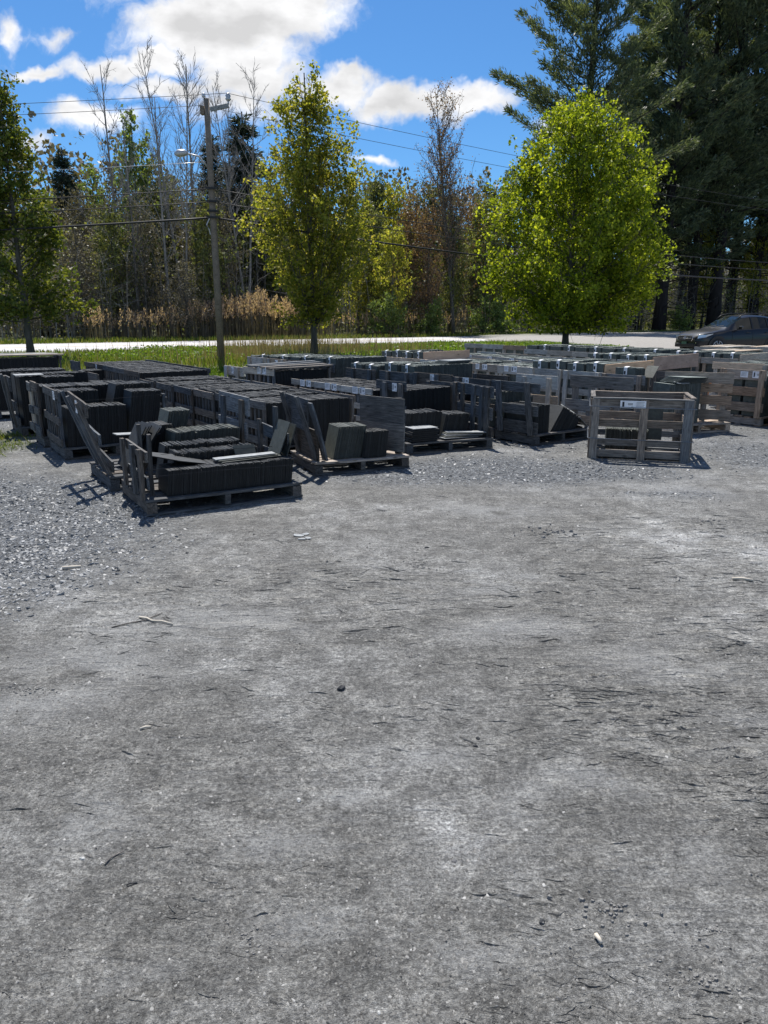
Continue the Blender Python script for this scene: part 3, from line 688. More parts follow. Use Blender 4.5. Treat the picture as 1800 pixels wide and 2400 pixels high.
ORD = ['nearest', 'second', 'third', 'fourth', 'fifth', 'sixth', 'seventh', 'eighth', 'ninth', 'tenth']
PILE = ['bottom', 'second from the bottom', 'third from the bottom', 'fourth from the bottom', 'fifth from the bottom', 'topmost']
def flat_slate(label, c, u, v, z, l, w, rz=0, tx=0, ty=0, mat='slate_grey', poly=None, t=.009, group=None):
    pts = poly or [(-.5, -.5), (.5, -.5), (.5, .5), (-.5, .5)]
    n = len(pts); V = [(x * l, y * w, 0) for x, y in pts] + [(x * l + .002, y * w - .001, t) for x, y in pts]
    F4 = [[i, (i + 1) % n, n + (i + 1) % n, n + i] for i in range(n)]
    me = mesh_np('slate', np.array(V), [np.array([[*range(n - 1, -1, -1)], [*range(n, 2 * n)]]), np.array(F4)], [M[mat]])
    mw = Matrix.Translation(c.location) @ Matrix.Rotation(c.rotation_euler[2], 4, 'Z')
    o = obj('loose_slate', me, None); o.matrix_world = mw @ Matrix.Translation((u, v, z)) @ Matrix.Rotation(rz, 4, 'Z') @ Matrix.Rotation(ty, 4, 'Y') @ Matrix.Rotation(tx, 4, 'X')
    return tag(o, label, 'slate', group)

def strap_loop(c, pts, mat='strap', w=.012, name='strap', r=.0022):
    mb = MB(); mb.tube(pts, r, 5); return obj(name, mb.mesh('strap', [M[mat]]), c)

def crate(label, nl, yaw, name='slate_crate', cat='crate', group=None):
    return empty(name, label, cat, (nl[0], nl[1], 0), R(yaw), group)

HEX = [(-.5, -.25), (-.25, -.5), (.25, -.5), (.5, -.2), (.5, .5), (-.5, .5)]

# ---- A: nearest pallet, left of centre
def build_A():
    c = crate('nearest pallet at the left, low grey end frame, strapped and full of black slates', (-1.97, 5.93), 30, group='front pallets of loose slate')
    L, W = 1.41, 1.0; m = 'wood_dark'
    pallet(c, L, W, m, 6)
    panel(c, .03, .82, -1, m, [(.50, .085, -.02, .80), (.27, .10, .0, .76), (.195, .03, .25, .6)], [.06, .34, .74], .56, pin=False, pw=.085)
    board(c, 'post', (.10, .16, .14), (.10, .16, .66), .05, .03, (0, 1, 0), m)
    board(c, 'post', (.12, .55, .14), (.10, .55, .70), .05, .03, (0, 1, 0), m)
    board(c, 'brace', (.05, .64, .16), (.08, .25, .42), .07, .02, (1, 0, 0), m)
    board(c, 'slat', (L - .02, .25, .50), (L - .02, .95, .52), .12, .02, (0, 0, 1), m)
    board(c, 'slat', (L - .02, .45, .30), (L - .02, .97, .30), .10, .02, (0, 0, 1), m)
    board(c, 'post', (L - .05, .52, .14), (L - .02, .56, .78), .07, .03, (0, 1, 0), m)
    board(c, 'post', (L - .05, .92, .14), (L - .05, .92, .62), .07, .03, (0, 1, 0), m)
    for z, v in ((.385, .04), (.44, .42), (.33, .02)):
        strap_loop(c, [(.0, v + .3, z - .05), (.0, v, z), (L * .5, v - .03, z + .002), (L - .05, v - .02, z - .02), (L - .02, v + .35, z - .02)])
    slates('long front row of upright black slates on the nearest left pallet', c, .20, 1.33, .05, .40, .215, th=.0062, lean=.10, share=False, group='rows of slate on the nearest pallet', jit=.003)
    slates('middle row of black slates on the nearest left pallet, behind the front row', c, .32, 1.10, .44, .66, .285, th=.0068, lean=.22, share=False, group='rows of slate on the nearest pallet', jit=.009)
    slates('rear row of black slates on the nearest left pallet, under the strap', c, .30, 1.02, .70, .93, .32, th=.0068, lean=.2, share=False, group='rows of slate on the nearest pallet', jit=.009)
    flat_slate('big black slate lying tilted across the left end of the nearest pallet', c, .38, .36, .40, .52, .36, .15, .05, .22, 'slate_black', [(-.5, -.2), (-.1, -.5), (.5, -.45), (.42, .2), (.1, .5), (-.5, .4)])
    for k in range(3):
        flat_slate('long pale slate strip lying on the front row of the nearest pallet' if k == 0 else f'dark slate strip, {ORD[k]} layer, below the long pale one on the nearest pallet', c, .95 + .02 * k, .24 - .02 * k,   .385 - .010 * k, .56, .11, -.03 + .03 * k, 0, -.02, 'slate_grey' if k == 0 else 'slate_mid', group='slate strips on the nearest pallet' if k else None)
    flat_slate('smooth grey-green slate leaning on the right end of the nearest pallet', c, 1.33, .33, .51, .34, .28, 0, 0, R(-68), 'slate_mid')
    flat_slate('second grey-green slate behind the leaning one on the nearest pallet', c, 1.40, .35, .49, .32, .28, .05, 0, R(-70), 'slate_mid')
    flat_slate('small light slate lying on its side at the right end of the nearest pallet', c, 1.02, .42, .40, .20, .12, 0, R(60), 0, 'slate_mid')
    return c
build_A()

# ---- K: behind A, tall leaning end frame
def build_K():
    c = crate('pallet behind the nearest one, its tall end frame leaning outward', (-2.60, 6.86), 32, group='front pallets of loose slate')
    L, W = 1.38, .94; m = 'wood_dark'
    pallet(c, L, W, m, 6)
    panel(c, .08, .84, -1, m, [(.80, .13, -.04, .84), (.52, .10, .0, .74), (.25, .11, .02, .72)], [(.10, .0), (.42, .1), (.74, .12)], .86, lean=.26, pin=False, pw=.075, tilt=.06)
    paper(c, 'bar', (-.17, .36, .78), -1, (.10, .12))
    panel(c, L, .86, 1, m, [(.72, .19, -.03, .82), (.46, .17, .02, .84), (.25, .10)], [.12, .66], .78, lean=.03, pin=True, pw=.10, sm='wood_r')
    for k in range(5):
        flat_slate(f'large black leaning slate, {ORD[k]} from the tall frame, second left pallet', c, .30 + .035 * k, .30 + .06 * (k % 3), .37, .46, .38 + .03 * (k % 2), 0, 0, R(-62 + 2.5 * k), 'slate_black', group='black slates leaning on the tall frame')
    flat_slate('white-lit square slate lying flat inside the second left pallet', c, .36, .62, .44, .30, .16, .1, 0, .05, 'slate_grey')
    slates('short bundle of black slates slumped to the left on the second left pallet', c, .44, .64, .40, .72, .40, lean=.30, share=False, jit=.004)
    slates('tall leaning bundle of charcoal slates on the second left pallet', c, .62, .84, .50, .84, .52, lean=.26, share=False, th=.008, jit=.004, mat='slate_mid')
    slates('low front row of charcoal slates with a ragged top on the second left pallet', c, .62, 1.30, .06, .40, .36, lean=.15, share=False, mat='slate_mid', jit=.008)
    flat_slate('thin grey slate lying tilted by the slumped bundle on the second left pallet', c, .55, .5, .47, .32, .24, .5, .2, -.2, 'slate_mid')
build_K()

# ---- C: centre pallet with two big board ends
def build_C():
    c = crate('centre pallet with tall plank ends and one small block of slates', (-.72, 7.57), 24, group='front pallets of loose slate')
    L, W = 1.10, .86; m = 'wood_dark'
    pallet(c, L, W, m, 6, deck='wood_brown')
    panel(c, .10, .62, -1, m, [(.62, .33, .10, .84), (.29, .33, .06, .84)], [.14, .70], .82, lean=.20, pin=False, pw=.09, z0=.13)
    board(c, 'slat', (.13, .02, .16), (-.02, .04, .76), .15, .022, (0, 1, 0), m)
    for z, w in ((.615, .28), (.315, .31)): board(c, 'slat', (L - .05, .05, z), (L - .34, .60, z + .005), w, .022, (0, 0, 1), 'wood_crate')
    for t in (.15, .85): board(c, 'post', (L - .03 - .29 * t, .07 + .55 * t, .14), (L - .03 - .29 * t, .07 + .55 * t, .76), .08, .03, (-.29, .55, 0), m)
    slates('small block of charcoal slates standing alone on the centre pallet', c, .24, .56, .10, .42, .34, mat='slate_mid', lean=.22, share=False, th=.0072, jit=.003)
    slates('shorter run of black slates beside the block on the centre pallet', c, .57, .84, .04, .26, .28, lean=.12, share=False, jit=.006)
build_C()

# ---- left cluster
def end_std(c, W, h, m, labels=(), side=-1, u=.0, sm=None, n=6, hs=(.09, .09, .09), lean=.0):
    posts = [W * (i + .5) / n for i in range(n)]
    panel(c, u, W, side, m, [(h - hs[0] / 2, hs[0]), (h * .52 + .03, hs[1]), (.20, hs[2])], posts, h - .02, pin=True, pw=.05 + .02 * (n < 6), labels=labels, sm=sm, lean=lean)

def build_left():
    G = 'crates of black slate in the left cluster'
    c = crate('slatted crate of black slates behind the tall leaning frame, left cluster', (-3.70, 8.45), 33, group=G)
    pallet(c, 1.22, .95, 'wood_dark', 6)
    end_std(c, .95, .80, 'wood_dark', labels=[(.12, .74, 'text', (.12, .10))], n=7)
    panel(c, 1.22, .9, 1, 'wood_dark', [(.62, .08), (.35, .08)], [.05, .5, .85], .70, pin=True)
    slates('front row of low black slates in the slatted left crate', c, .06, .74, .04, .42, .45, lean=.05, share=False)
    slates('raised end of the front row of black slates, slatted left crate', c, .74, 1.10, .04, .42, .60, lean=.16, share=False)
    slates('rear row of black slates in the slatted left crate', c, .08, .55, .5, .9, .60, lean=.0)
    slates('tall rear bundle with a sloping pale end in the slatted left crate', c, .60, 1.05, .5, .9, .66, lean=.26, mat='slate_black', share=False)
    strap_loop(c, [(0, .4, .66), (-.01, 0, .67), (.6, -.01, .68), (1.2, -.01, .70), (1.24, .3, .7)])
    c = crate('crate with doubled top boards and close upright slats beside the slatted crate', (-4.32, 9.30), 33, group=G)
    pallet(c, 1.2, .62, 'wood_dark', 4)
    end_std(c, .40, .82, 'wood_dark', n=3, hs=(.12, .10, .12)); 
    board(c, 'slat', (-.03, .36, .74), (-.03, .66, .74), .11, .02, (0, 0, 1), 'wood_crate')
    board(c, 'slat', (-.03, .36, .44), (-.03, .66, .44), .09, .02, (0, 0, 1), 'wood_dark')
    board(c, 'slat', (-.03, .36, .22), (-.03, .66, .22), .10, .02, (0, 0, 1), 'wood_crate')
    for v in (.46, .54, .61): board(c, 'post', (0, v, .14), (0, v, .76), .05, .03, (0, 1, 0), 'wood_grey')
    slates('long run of black slates level with the top boards at the left', c, .05, 1.16, .04, .56, .62, nrow=1)
    c = crate('crate with two leaning posts at the left edge of the picture', (-5.02, 10.18), 33, group=G)
    pallet(c, 1.12, .95, 'wood_dark', 6)
    panel(c, .0, .95, -1, 'wood_dark', [(.72, .20, .05, .5), (.42, .12), (.2, .12)], [(.12, -.05), (.46, .0)], .84, pin=False, lean=.08, pw=.08, sm='wood_dark')
    slates('front run of black slates in the crate with leaning posts', c, .06, .78, .04, .44, .66, share=False)
    slates('rear run of black slates in the crate with leaning posts', c, .06, 1.04, .5, .9, .68, share=False)
    slates('slanted bundle of black slates at the right of the crate with leaning posts', c, .86, 1.06, .04, .4, .56, lean=.3, share=False)
    flat_slate('thin pale slate lying on the corner of the crate with leaning posts', c, .2, .2, .83, .36, .28, 0, 0, 0, 'slate_grey')
    c = crate('crate of black slates third back along the left edge', (-6.3, 12.0), 33, group=G)
    pallet(c, 1.2, .7, 'wood_dark', 4, detail=False); end_std(c, .7, .76, 'wood_dark')
    slates('black slates in the third crate back along the left edge', c, .05, 1.15, .04, .66, .62, nrow=2)
    c = crate('farthest crate at the left edge, topped with flat boards before the verge', (-7.75, 14.95), 32, group=G)
    pallet(c, 1.25, .8, 'wood_dark', 4, detail=False); end_std(c, .8, .82, 'wood_dark')
    panel(c, 1.25, .8, 1, 'wood_dark', [(.80, .09), (.5, .09)], [.04, .4, .76], .84)
    slates('black slates in the farthest crate at the left edge', c, .05, 1.18, .04, .76, .66, nrow=2)
    for k in range(4):
        board(c, 'cover_board', (-.1, .1 + .2 * k, .865 + .004 * k), (1.32 - .08 * k, .1 + .2 * k, .865 + .004 * k), .16, .022, (0, 1, 0), 'wood_grey')
    c = crate('low crate whose end board stands up before the verge, left of the dark row', (-5.95, 14.7), 34, group=G)
    pallet(c, .9, .7, 'wood_dark', 4, detail=False)
    panel(c, 0, .7, -1, 'wood_dark', [(.68, .18), (.35, .1)], [.06, .62], .78)
    slates('few black slates in the low crate left of the dark row', c, .05, .8, .04, .6, .45)
    c = crate('narrow crate with one wide plain end board beside the dark row', (-4.62, 12.2), 34, group=G)
    pallet(c, .36, .62, 'wood_dark', 4, detail=False)
    panel(c, 0, .62, -1, 'wood_dark', [(.62, .20), (.38, .2), (.2, .1)], [.06, .56], .70, sm='wood_dark', lean=.04)
    slates('slumped black slates behind the wide plain board', c, .05, .3, .04, .56, .42, lean=.3)
build_left()

def walk(start, ang, n, pitch): return [(start[0] + math.cos(R(ang)) * pitch * i, start[1] + math.sin(R(ang)) * pitch * i) for i in range(n)]

def build_row1():
    for i, p in enumerate(walk((-1.36, 8.50), 127, 6, .70)):
        c = crate(f'{ORD[i]} crate from the front in the long dark row, level black slate top', p, 34, group='crates of the long dark row')
        pallet(c, 1.2, .68, 'wood_dark', 4, detail=i < 2)
        end_std(c, .69, .665, 'wood_dark', sm='wood_crate' if i % 2 == 0 else 'wood_dark')
        panel(c, 1.2, .69, 1, 'wood_crate', [(.63, .08), (.38, .08), (.2, .08)], [.05, .35, .64], .64, labels=[(.3, .62, 'bar', (.12, .1))] if i == 0 else ())
        slates(f'black slates packed level in the {ORD[i]} crate of the long dark row', c, .05, 1.15, .02, .67, .505 + .012 * (i % 3), nrow=2, th=.0095, group='slates of the long dark row', jit=.0045)
    for i, p in enumerate(walk((-4.27, 13.05), 124, 5, .78)):
        c = crate(f'{ORD[i]} crate from the front in the short dark row by the verge', p, 35, group='crates of the short dark row')
        pallet(c, 1.3, .76, 'wood_dark', 3, detail=False)
        end_std(c, .77, .69, 'wood_dark', sm='wood_dark', labels=[(.5, .62, 'bar', (.12, .12))] if i == 3 else ())
        panel(c, 1.3, .77, 1, 'wood_dark', [(.655, .08), (.38, .08)], [.05, .7], .67)
        slates(f'black slates packed level in the {ORD[i]} crate of the short dark row', c, .05, 1.26, .02, .74, .53, nrow=2, th=.011, group='slates of the short dark row', jit=.0045)
build_row1()

def build_centre():
    # D: pallet right of centre with three-board end
    c = crate('pallet with a three-board end frame right of the centre plank ends', (.27, 8.79), 24, group='front pallets of loose slate')
    pallet(c, 1.22, .76, 'wood_dark', 5)
    panel(c, 1.18, .98, 1, 'wood_dark', [(.70, .135), (.43, .15), (.20, .12)], [.1, .24, .44, .72, .92], .76, pin=True, pw=.075, v0=-.0)
    slates('black slates at the left on the pallet with the three-board end', c, .10, .60, .28, .62, .32, lean=.12, share=False)
    slates('lower black slates sliding right on the pallet with the three-board end', c, .62, .98, .28, .62, .28, lean=.25, share=False)
    flat_slate('smooth white-lit slate on a flat pile at the front of the three-board pallet', c, .26, .14, .30, .34, .24, .05, 0, 0, 'slate_grey')
    for k in range(6): flat_slate(f'dark slate, {PILE[k]}, in the flat pile on the three-board pallet', c, .25 + .01 * (k % 3), .14, .15 + .024 * k, .36, .25, .05 * (k % 2), 0, 0, 'slate_black', t=.02, group='dark slates in the flat pile')
    for k in range(5): flat_slate(f'long fanned slate, {PILE[k]}, front right of the three-board pallet', c, .78 + .03 * k, .12 + .012 * k, .15 + .013 * k, .52, .14, .12 - .08 * k, 0, .03, 'slate_mid' if k % 2 else 'slate_grey', group='fanned slates on the three-board pallet')
    # D2
    c = crate('crate with a labelled dark end board just behind the three-board pallet', (.28, 9.85), 38, group='crates behind the centre plank ends')
    pallet(c, .9, .62, 'wood_dark', 4, detail=False)
    panel(c, 0, .64, -1, 'wood_dark', [(.72, .12), (.42, .09), (.2, .09)], [.06, .40], .76, pin=False, pw=.075, labels=[(.22, .70, 'bar', (.10, .11))])
    panel(c, .9, .62, 1, 'wood_dark', [(.70, .05), (.42, .08)], [.04, .55], .71)
    slates('black slates with a level top right behind the three-board pallet', c, .04, .84, .02, .6, .53, nrow=1, share=False)
    # row 2
    for i, p in enumerate(walk((-.16, 10.40), 126, 3, .75)):
        c = crate(f'{ORD[i]} of three low crates with paper-labelled top boards behind the centre pallet', p, 38, group='three low labelled crates')
        pallet(c, 1.12, .72, 'wood_crate', 3, detail=False)
        panel(c, 0, .74, -1, 'wood_crate', [(.60, .085), (.38, .08), (.2, .08)], [.06, .2, .34, .48, .64], .63, labels=[(.20, .60, 'bar', (.13, .10)), (.38, .60, 'text', (.13, .10))], sm='wood_grey')
        panel(c, 1.12, .72, 1, 'wood_crate', [(.60, .08), (.38, .08)], [.05, .66], .63)
        slates(f'black slates in the {ORD[i]} of the three low labelled crates', c, .04, 1.08, .02, .70, .475, nrow=2, th=.0105, group='slates of the three low labelled crates')
    # T
    c = crate('taller crate with two paper labels and long boards lying across its top', (-1.82, 12.45), 40)
    pallet(c, 1.15, .95, 'wood_crate', 3, detail=False)
    panel(c, 0, 1.0, -1, 'wood_crate', [(.72, .11), (.2, .09)], [.05, .2, .34, .48, .62, .76, .92], .76, labels=[(.28, .74, 'bar', (.13, .12)), (.45, .74, 'text', (.12, .12))], sm='wood_grey', pw=.06)
    panel(c, 1.15, .95, 1, 'wood_crate', [(.72, .09), (.45, .09)], [.04, .5, .9], .76)
    slates('black slates filling the taller labelled crate', c, .05, 1.1, .02, .93, .58, nrow=2, share=False)
    for k in range(4): board(c, 'cover_board', (-.05 - .1 * (k == 2), .1 + .22 * k, .775 + .012 * k), (1.2 + .05 * k, .06 + .24 * k, .79 + .012 * k), .15, .022, (0, 1, 0), 'wood_crate')
    # P
    c = crate('pale paper-labelled crate standing alone before the green patch of verge', (-2.62, 13.95), 34)
    pallet(c, .8, .9, 'wood_grey', 3, detail=False)
    panel(c, 0, .9, -1, 'wood_grey', [(.62, .17), (.25, .1)], [.2, .75], .70, pin=False, pw=.09, labels=[(.48, .63, 'bar', (.12, .12))])
    slates('green slates in the pale crate before the green patch of verge', c, .05, .72, .02, .86, .40, mat='slate_green', nrow=2)
build_centre()

def build_row3():
    G = 'crates of the long middle row'; GS = 'slate stacks of the long middle row'
    # E
    c = crate('nearest crate of the middle row, slates spilling to its right', (1.94, 9.45), 36, group='front pallets of loose slate')
    pallet(c, 1.12, .72, 'wood_dark', 5)
    panel(c, .02, .74, -1, 'wood_dark', [(.735, .12, -.06, .80), (.44, .13, -.02, .74), (.22, .15, -.02, .74)], [(.06, .06), (.62, .0)], .80, lean=.06, pin=False, pw=.085)
    slates('black slates at the left end of the nearest middle-row crate', c, .06, .34, .06, .60, .36, share=False)
    slates('black slates collapsing to the right on the nearest middle-row crate', c, .36, .86, .06, .56, .32, lean=.75, share=False, hfun=lambda t: 1 - .55 * t)
    slates('level grey-topped slates at the back of the nearest middle-row crate', c, .06, .5, .62, .70, .50, mat='slate_mid')
    flat_slate('pale pointed slate standing among the gaps of the nearest middle-row crate', c, .10, .36, .36, .26, .2, 0, 0, R(-85), 'slate_grey', HEX)
    flat_slate('large pale pointed slate sliding off the right end of the nearest middle-row crate', c, 1.06, .24, .27, .34, .42, R(0), R(20), R(38), 'slate_grey', HEX)
    for k in range(4): flat_slate(f'black slid slate, {PILE[k]}, at the right end of the nearest middle-row crate', c, .84 + .04 * k, .26 + .03 * k, .20 + .022 * k, .40, .36, .1 * k, 0, R(16), 'slate_black', group='slid black slates on the nearest middle-row crate')
    # R3d
    c = crate('second crate of the middle row with a light two-board end standing at its right', (1.49, 10.08), 38, group=G)
    pallet(c, 1.28, .80, 'wood_crate', 4, detail=False)
    panel(c, 0, .84, -1, 'wood_dark', [(.74, .09), (.42, .08)], [.08, .7], .79, pin=False, labels=[(.55, .74, 'bar', (.12, .1))])
    panel(c, 1.30, .78, 1, 'wood_grey', [(.68, .19, -.0, .80), (.40, .17, -.02, .70), (.18, .10, -.02, .6)], [.14, .62], .74, pin=True, pw=.08, sm='wood_tan')
    slates('low grey-topped slates in the second middle-row crate', c, .08, .85, .04, .4, .38, mat='slate_mid', group=GS)
    slates('black slates at the back of the second middle-row crate', c, .3, .9, .45, .76, .42, mat='slate_black', group=GS)
    # R3c
    c = crate('third crate of the middle row, a paper label near the end of its dark board', (.98, 10.76), 38, group=G)
    pallet(c, 1.15, .8, 'wood_dark', 4, detail=False)
    panel(c, 0, .86, -1, 'wood_dark', [(.71, .18), (.42, .08)], [.30, .78], .80, pin=False, labels=[(.42, .73, 'bar', (.11, .13))])
    panel(c, 1.2, .8, 1, 'wood_dark', [(.64, .19), (.35, .1)], [.06, .74], .74)
    slates('black slates sunk below the board of the third middle-row crate', c, .05, 1.1, .02, .76, .38, group=GS)
    # R3b, R3a tall
    for i, (p, lab, h) in enumerate((((.43, 11.45), 'fourth', .74), ((-.15, 12.15), 'fifth', .70))):
        c = crate(f'{lab} crate of the middle row with a board end and green-black slates standing above it', p, 36, group=G)
        pallet(c, 1.3, .84, 'wood_dark', 3, detail=False)
        panel(c, 0, .86, -1, 'wood_dark', [(.70, .16), (.42, .1)], [.12, .6], .78, pin=False)
        slates(f'front stack with a white paper tag in the {lab} middle-row crate', c, .06, 1.26, .02, .36, h, mat='slate_green', tags=(.16,), group=GS, share=False, jit=.005)
        slates(f'rear stack with a white paper tag in the {lab} middle-row crate', c, .06, 1.22, .46, .80, h + .01, mat='slate_green', tags=(.16,), group=GS, share=False, jit=.005)
        if i == 0:
            for k in range(4): flat_slate(f'flat slate, {PILE[k]}, lying on top of the tall dark-fronted stack', c, 1.0 + .03 * k, .25, .885 + .014 * k, .52, .3, .03 * k, 0, 0, 'slate_grey' if k == 3 else 'slate_mid', t=.012, group='flat slates on the tall dark-fronted stack')
    for i, p in enumerate(walk((-.92, 13.75), 126, 4, .9)):
        c = crate(f'{ORD[i + 5]} crate from the front in the middle row, before the mid maple', p, 36, group=G)
        pallet(c, 1.25, .84, 'wood_dark', 3, detail=False)
        panel(c, 0, .88, -1, 'wood_grey' if i > 1 else 'wood_dark', [(.70, .16), (.42, .1)], [.1, .7], .78, pin=False, labels=[(.4, .70, 'bar', (.12, .12))] if i == 2 else ())
        slates(f'front tagged stack of green slates in the {ORD[i + 5]} middle-row crate', c, .06, 1.22, .02, .36, .74 - .02 * i, mat='slate_green', tags=(.18,), group=GS, jit=.006)
        slates(f'rear stack of green slates in the {ORD[i + 5]} middle-row crate', c, .06, 1.20, .46, .82, .72 - .02 * i, mat='slate_green', group=GS, jit=.006)
build_row3()

def build_row4():
    G = 'crates of the right-hand middle row'; GS = 'slate stacks of the right-hand middle row'
    pts = walk((3.85, 11.05), 123.5, 9, .79)
    for i, p in enumerate(pts):
        tall = i in (1, 2, 7, 8)
        wood = 'wood_grey' if i > 0 else 'wood_r'
        c = crate(f'{ORD[i]} crate from the front in the right-hand row', p, 37, group=G)
        pallet(c, 1.3, .75, wood, 3, detail=False)
        lab = [(.36, .72, 'bar', (.13, .1))] + ([(.55, .72, 'text', (.1, .1))] if i in (3, 4) else [])
        panel(c, 0, .78, -1, wood, [(.70, .14), (.44, .10), (.2, .1)], [.08, .70] if i < 3 else [.08, .3, .62, .72], .77, pin=i > 2, labels=[] if tall or i == 0 else lab, sm='wood_tan' if i in (3, 5) else wood)
        panel(c, 1.3, .76, 1, wood, [(.70, .12), (.44, .1)], [.05, .7], .77)
        if tall:
            m = 'slate_green'; h = .76
            slates(f'left-tagged slate stack standing proud of the {ORD[i]} right-hand row crate', c, .04, 1.26, .02, .36, h, mat=m, tags=(.13,), group=GS, jit=.003, share=False)
            slates(f'rear tagged slate stack standing proud of the {ORD[i]} right-hand row crate', c, .04, 1.24, .40, .74, h - .02, mat=m, tags=(.15,), group=GS, jit=.003, share=False)
            if i == 1: board(c, 'side_board', (-.0, -.03, .76), (1.28, -.03, .80), .26, .02, (0, 0, 1), 'plywood', label='pale new pine side board with faint pencil marks')
            if i == 7: board(c, 'side_board', (-.0, -.03, .78), (1.3, -.03, .80), .26, .02, (0, 0, 1), 'plywood_pink', label='pinkish new pine side board')
        elif i == 0:
            slates('short tagged bundle in the nearest right-hand row crate', c, .04, .30, .20, .56, .72, mat='slate_green', tags=(.14,), group=GS, share=False)
            flat_slate('small pale slate leaning beside the tagged bundle of the nearest right-hand row crate', c, .42, .2, .80, .22, .2, 0, 0, R(-50), 'slate_mid')
        else:
            slates(f'pale-topped slates filling the {ORD[i]} right-hand row crate', c, .04, 1.26, .02, .73, .60 + .02 * (i % 2), mat='slate_green', nrow=3, group=GS, jit=.004)
    # loose end frame of weathered planks
    c = crate('weathered plank end frame leaning before the right-hand row, behind the empty crate', (3.46, 10.42), 50, name='end_frame', cat='end frame')
    panel(c, 0, .92, -1, 'wood_r', [(.70, .17, -.0, .95), (.36, .16, .3, 1.0), (.15, .12)], [(.2, .04), (.62, .0), (.84, .04)], .70, lean=-.05, pin=True, pw=.10, z0=.0, sm='wood_r', thick=.03)
build_row4()

def build_G():
    c = crate('pallet behind the empty crate, dark green slates against a four-board frame', (3.98, 10.32), 20)
    pallet(c, 1.12, .70, 'wood_brown', 4)
    slates('dark green slates standing before the four-board frame behind the empty crate', c, .06, .60, .10, .46, .56, mat='slate_green', share=False, th=.012)
    for k in range(5): flat_slate(f'dark flat slate, {PILE[k]}, lying across the slates behind the empty crate', c, .40 + .02 * k, .26, .71 + .016 * k, .52, .32, .06 * k, 0, .04, 'slate_mid' if k < 4 else 'slate_green', t=.012, group='flat slates behind the empty crate')
    flat_slate('torn pale piece between the flat and the standing slates behind the empty crate', c, .28, .12, .715, .26, .12, .2, .2, 0, 'slate_grey', HEX)
    for z, w in ((.77, .15), (.62, .12), (.45, .13), (.24, .14)): board(c, 'slat', (1.06, -.02, z), (.42, .66, z), w, .022, (0, 0, 1), 'wood_brown')
    for t in (.06, .35, .62, .93): board(c, 'post', (1.04 - .62 * t, .03 + .66 * t, .14), (1.04 - .62 * t, .03 + .66 * t, .82), .08, .03, (1, -1, 0), 'wood_brown')
    mb = MB(); mb.box(-.03, .03, -.012, .012, .40, .62); mb.box(-.03, .05, -.03, -.012, .56, .60); mb.box(-.012, .012, -.008, .008, .0, .40)
    x, y = gp(1662, 908, .55); tag(obj('orange_cap', mb.mesh('cap', [M['orange']]), None, (x + .12, y + .35, .0), (0, 0, .3)), 'small orange plastic piece seen through the four-board frame behind the empty crate', 'plastic scrap')
build_G()

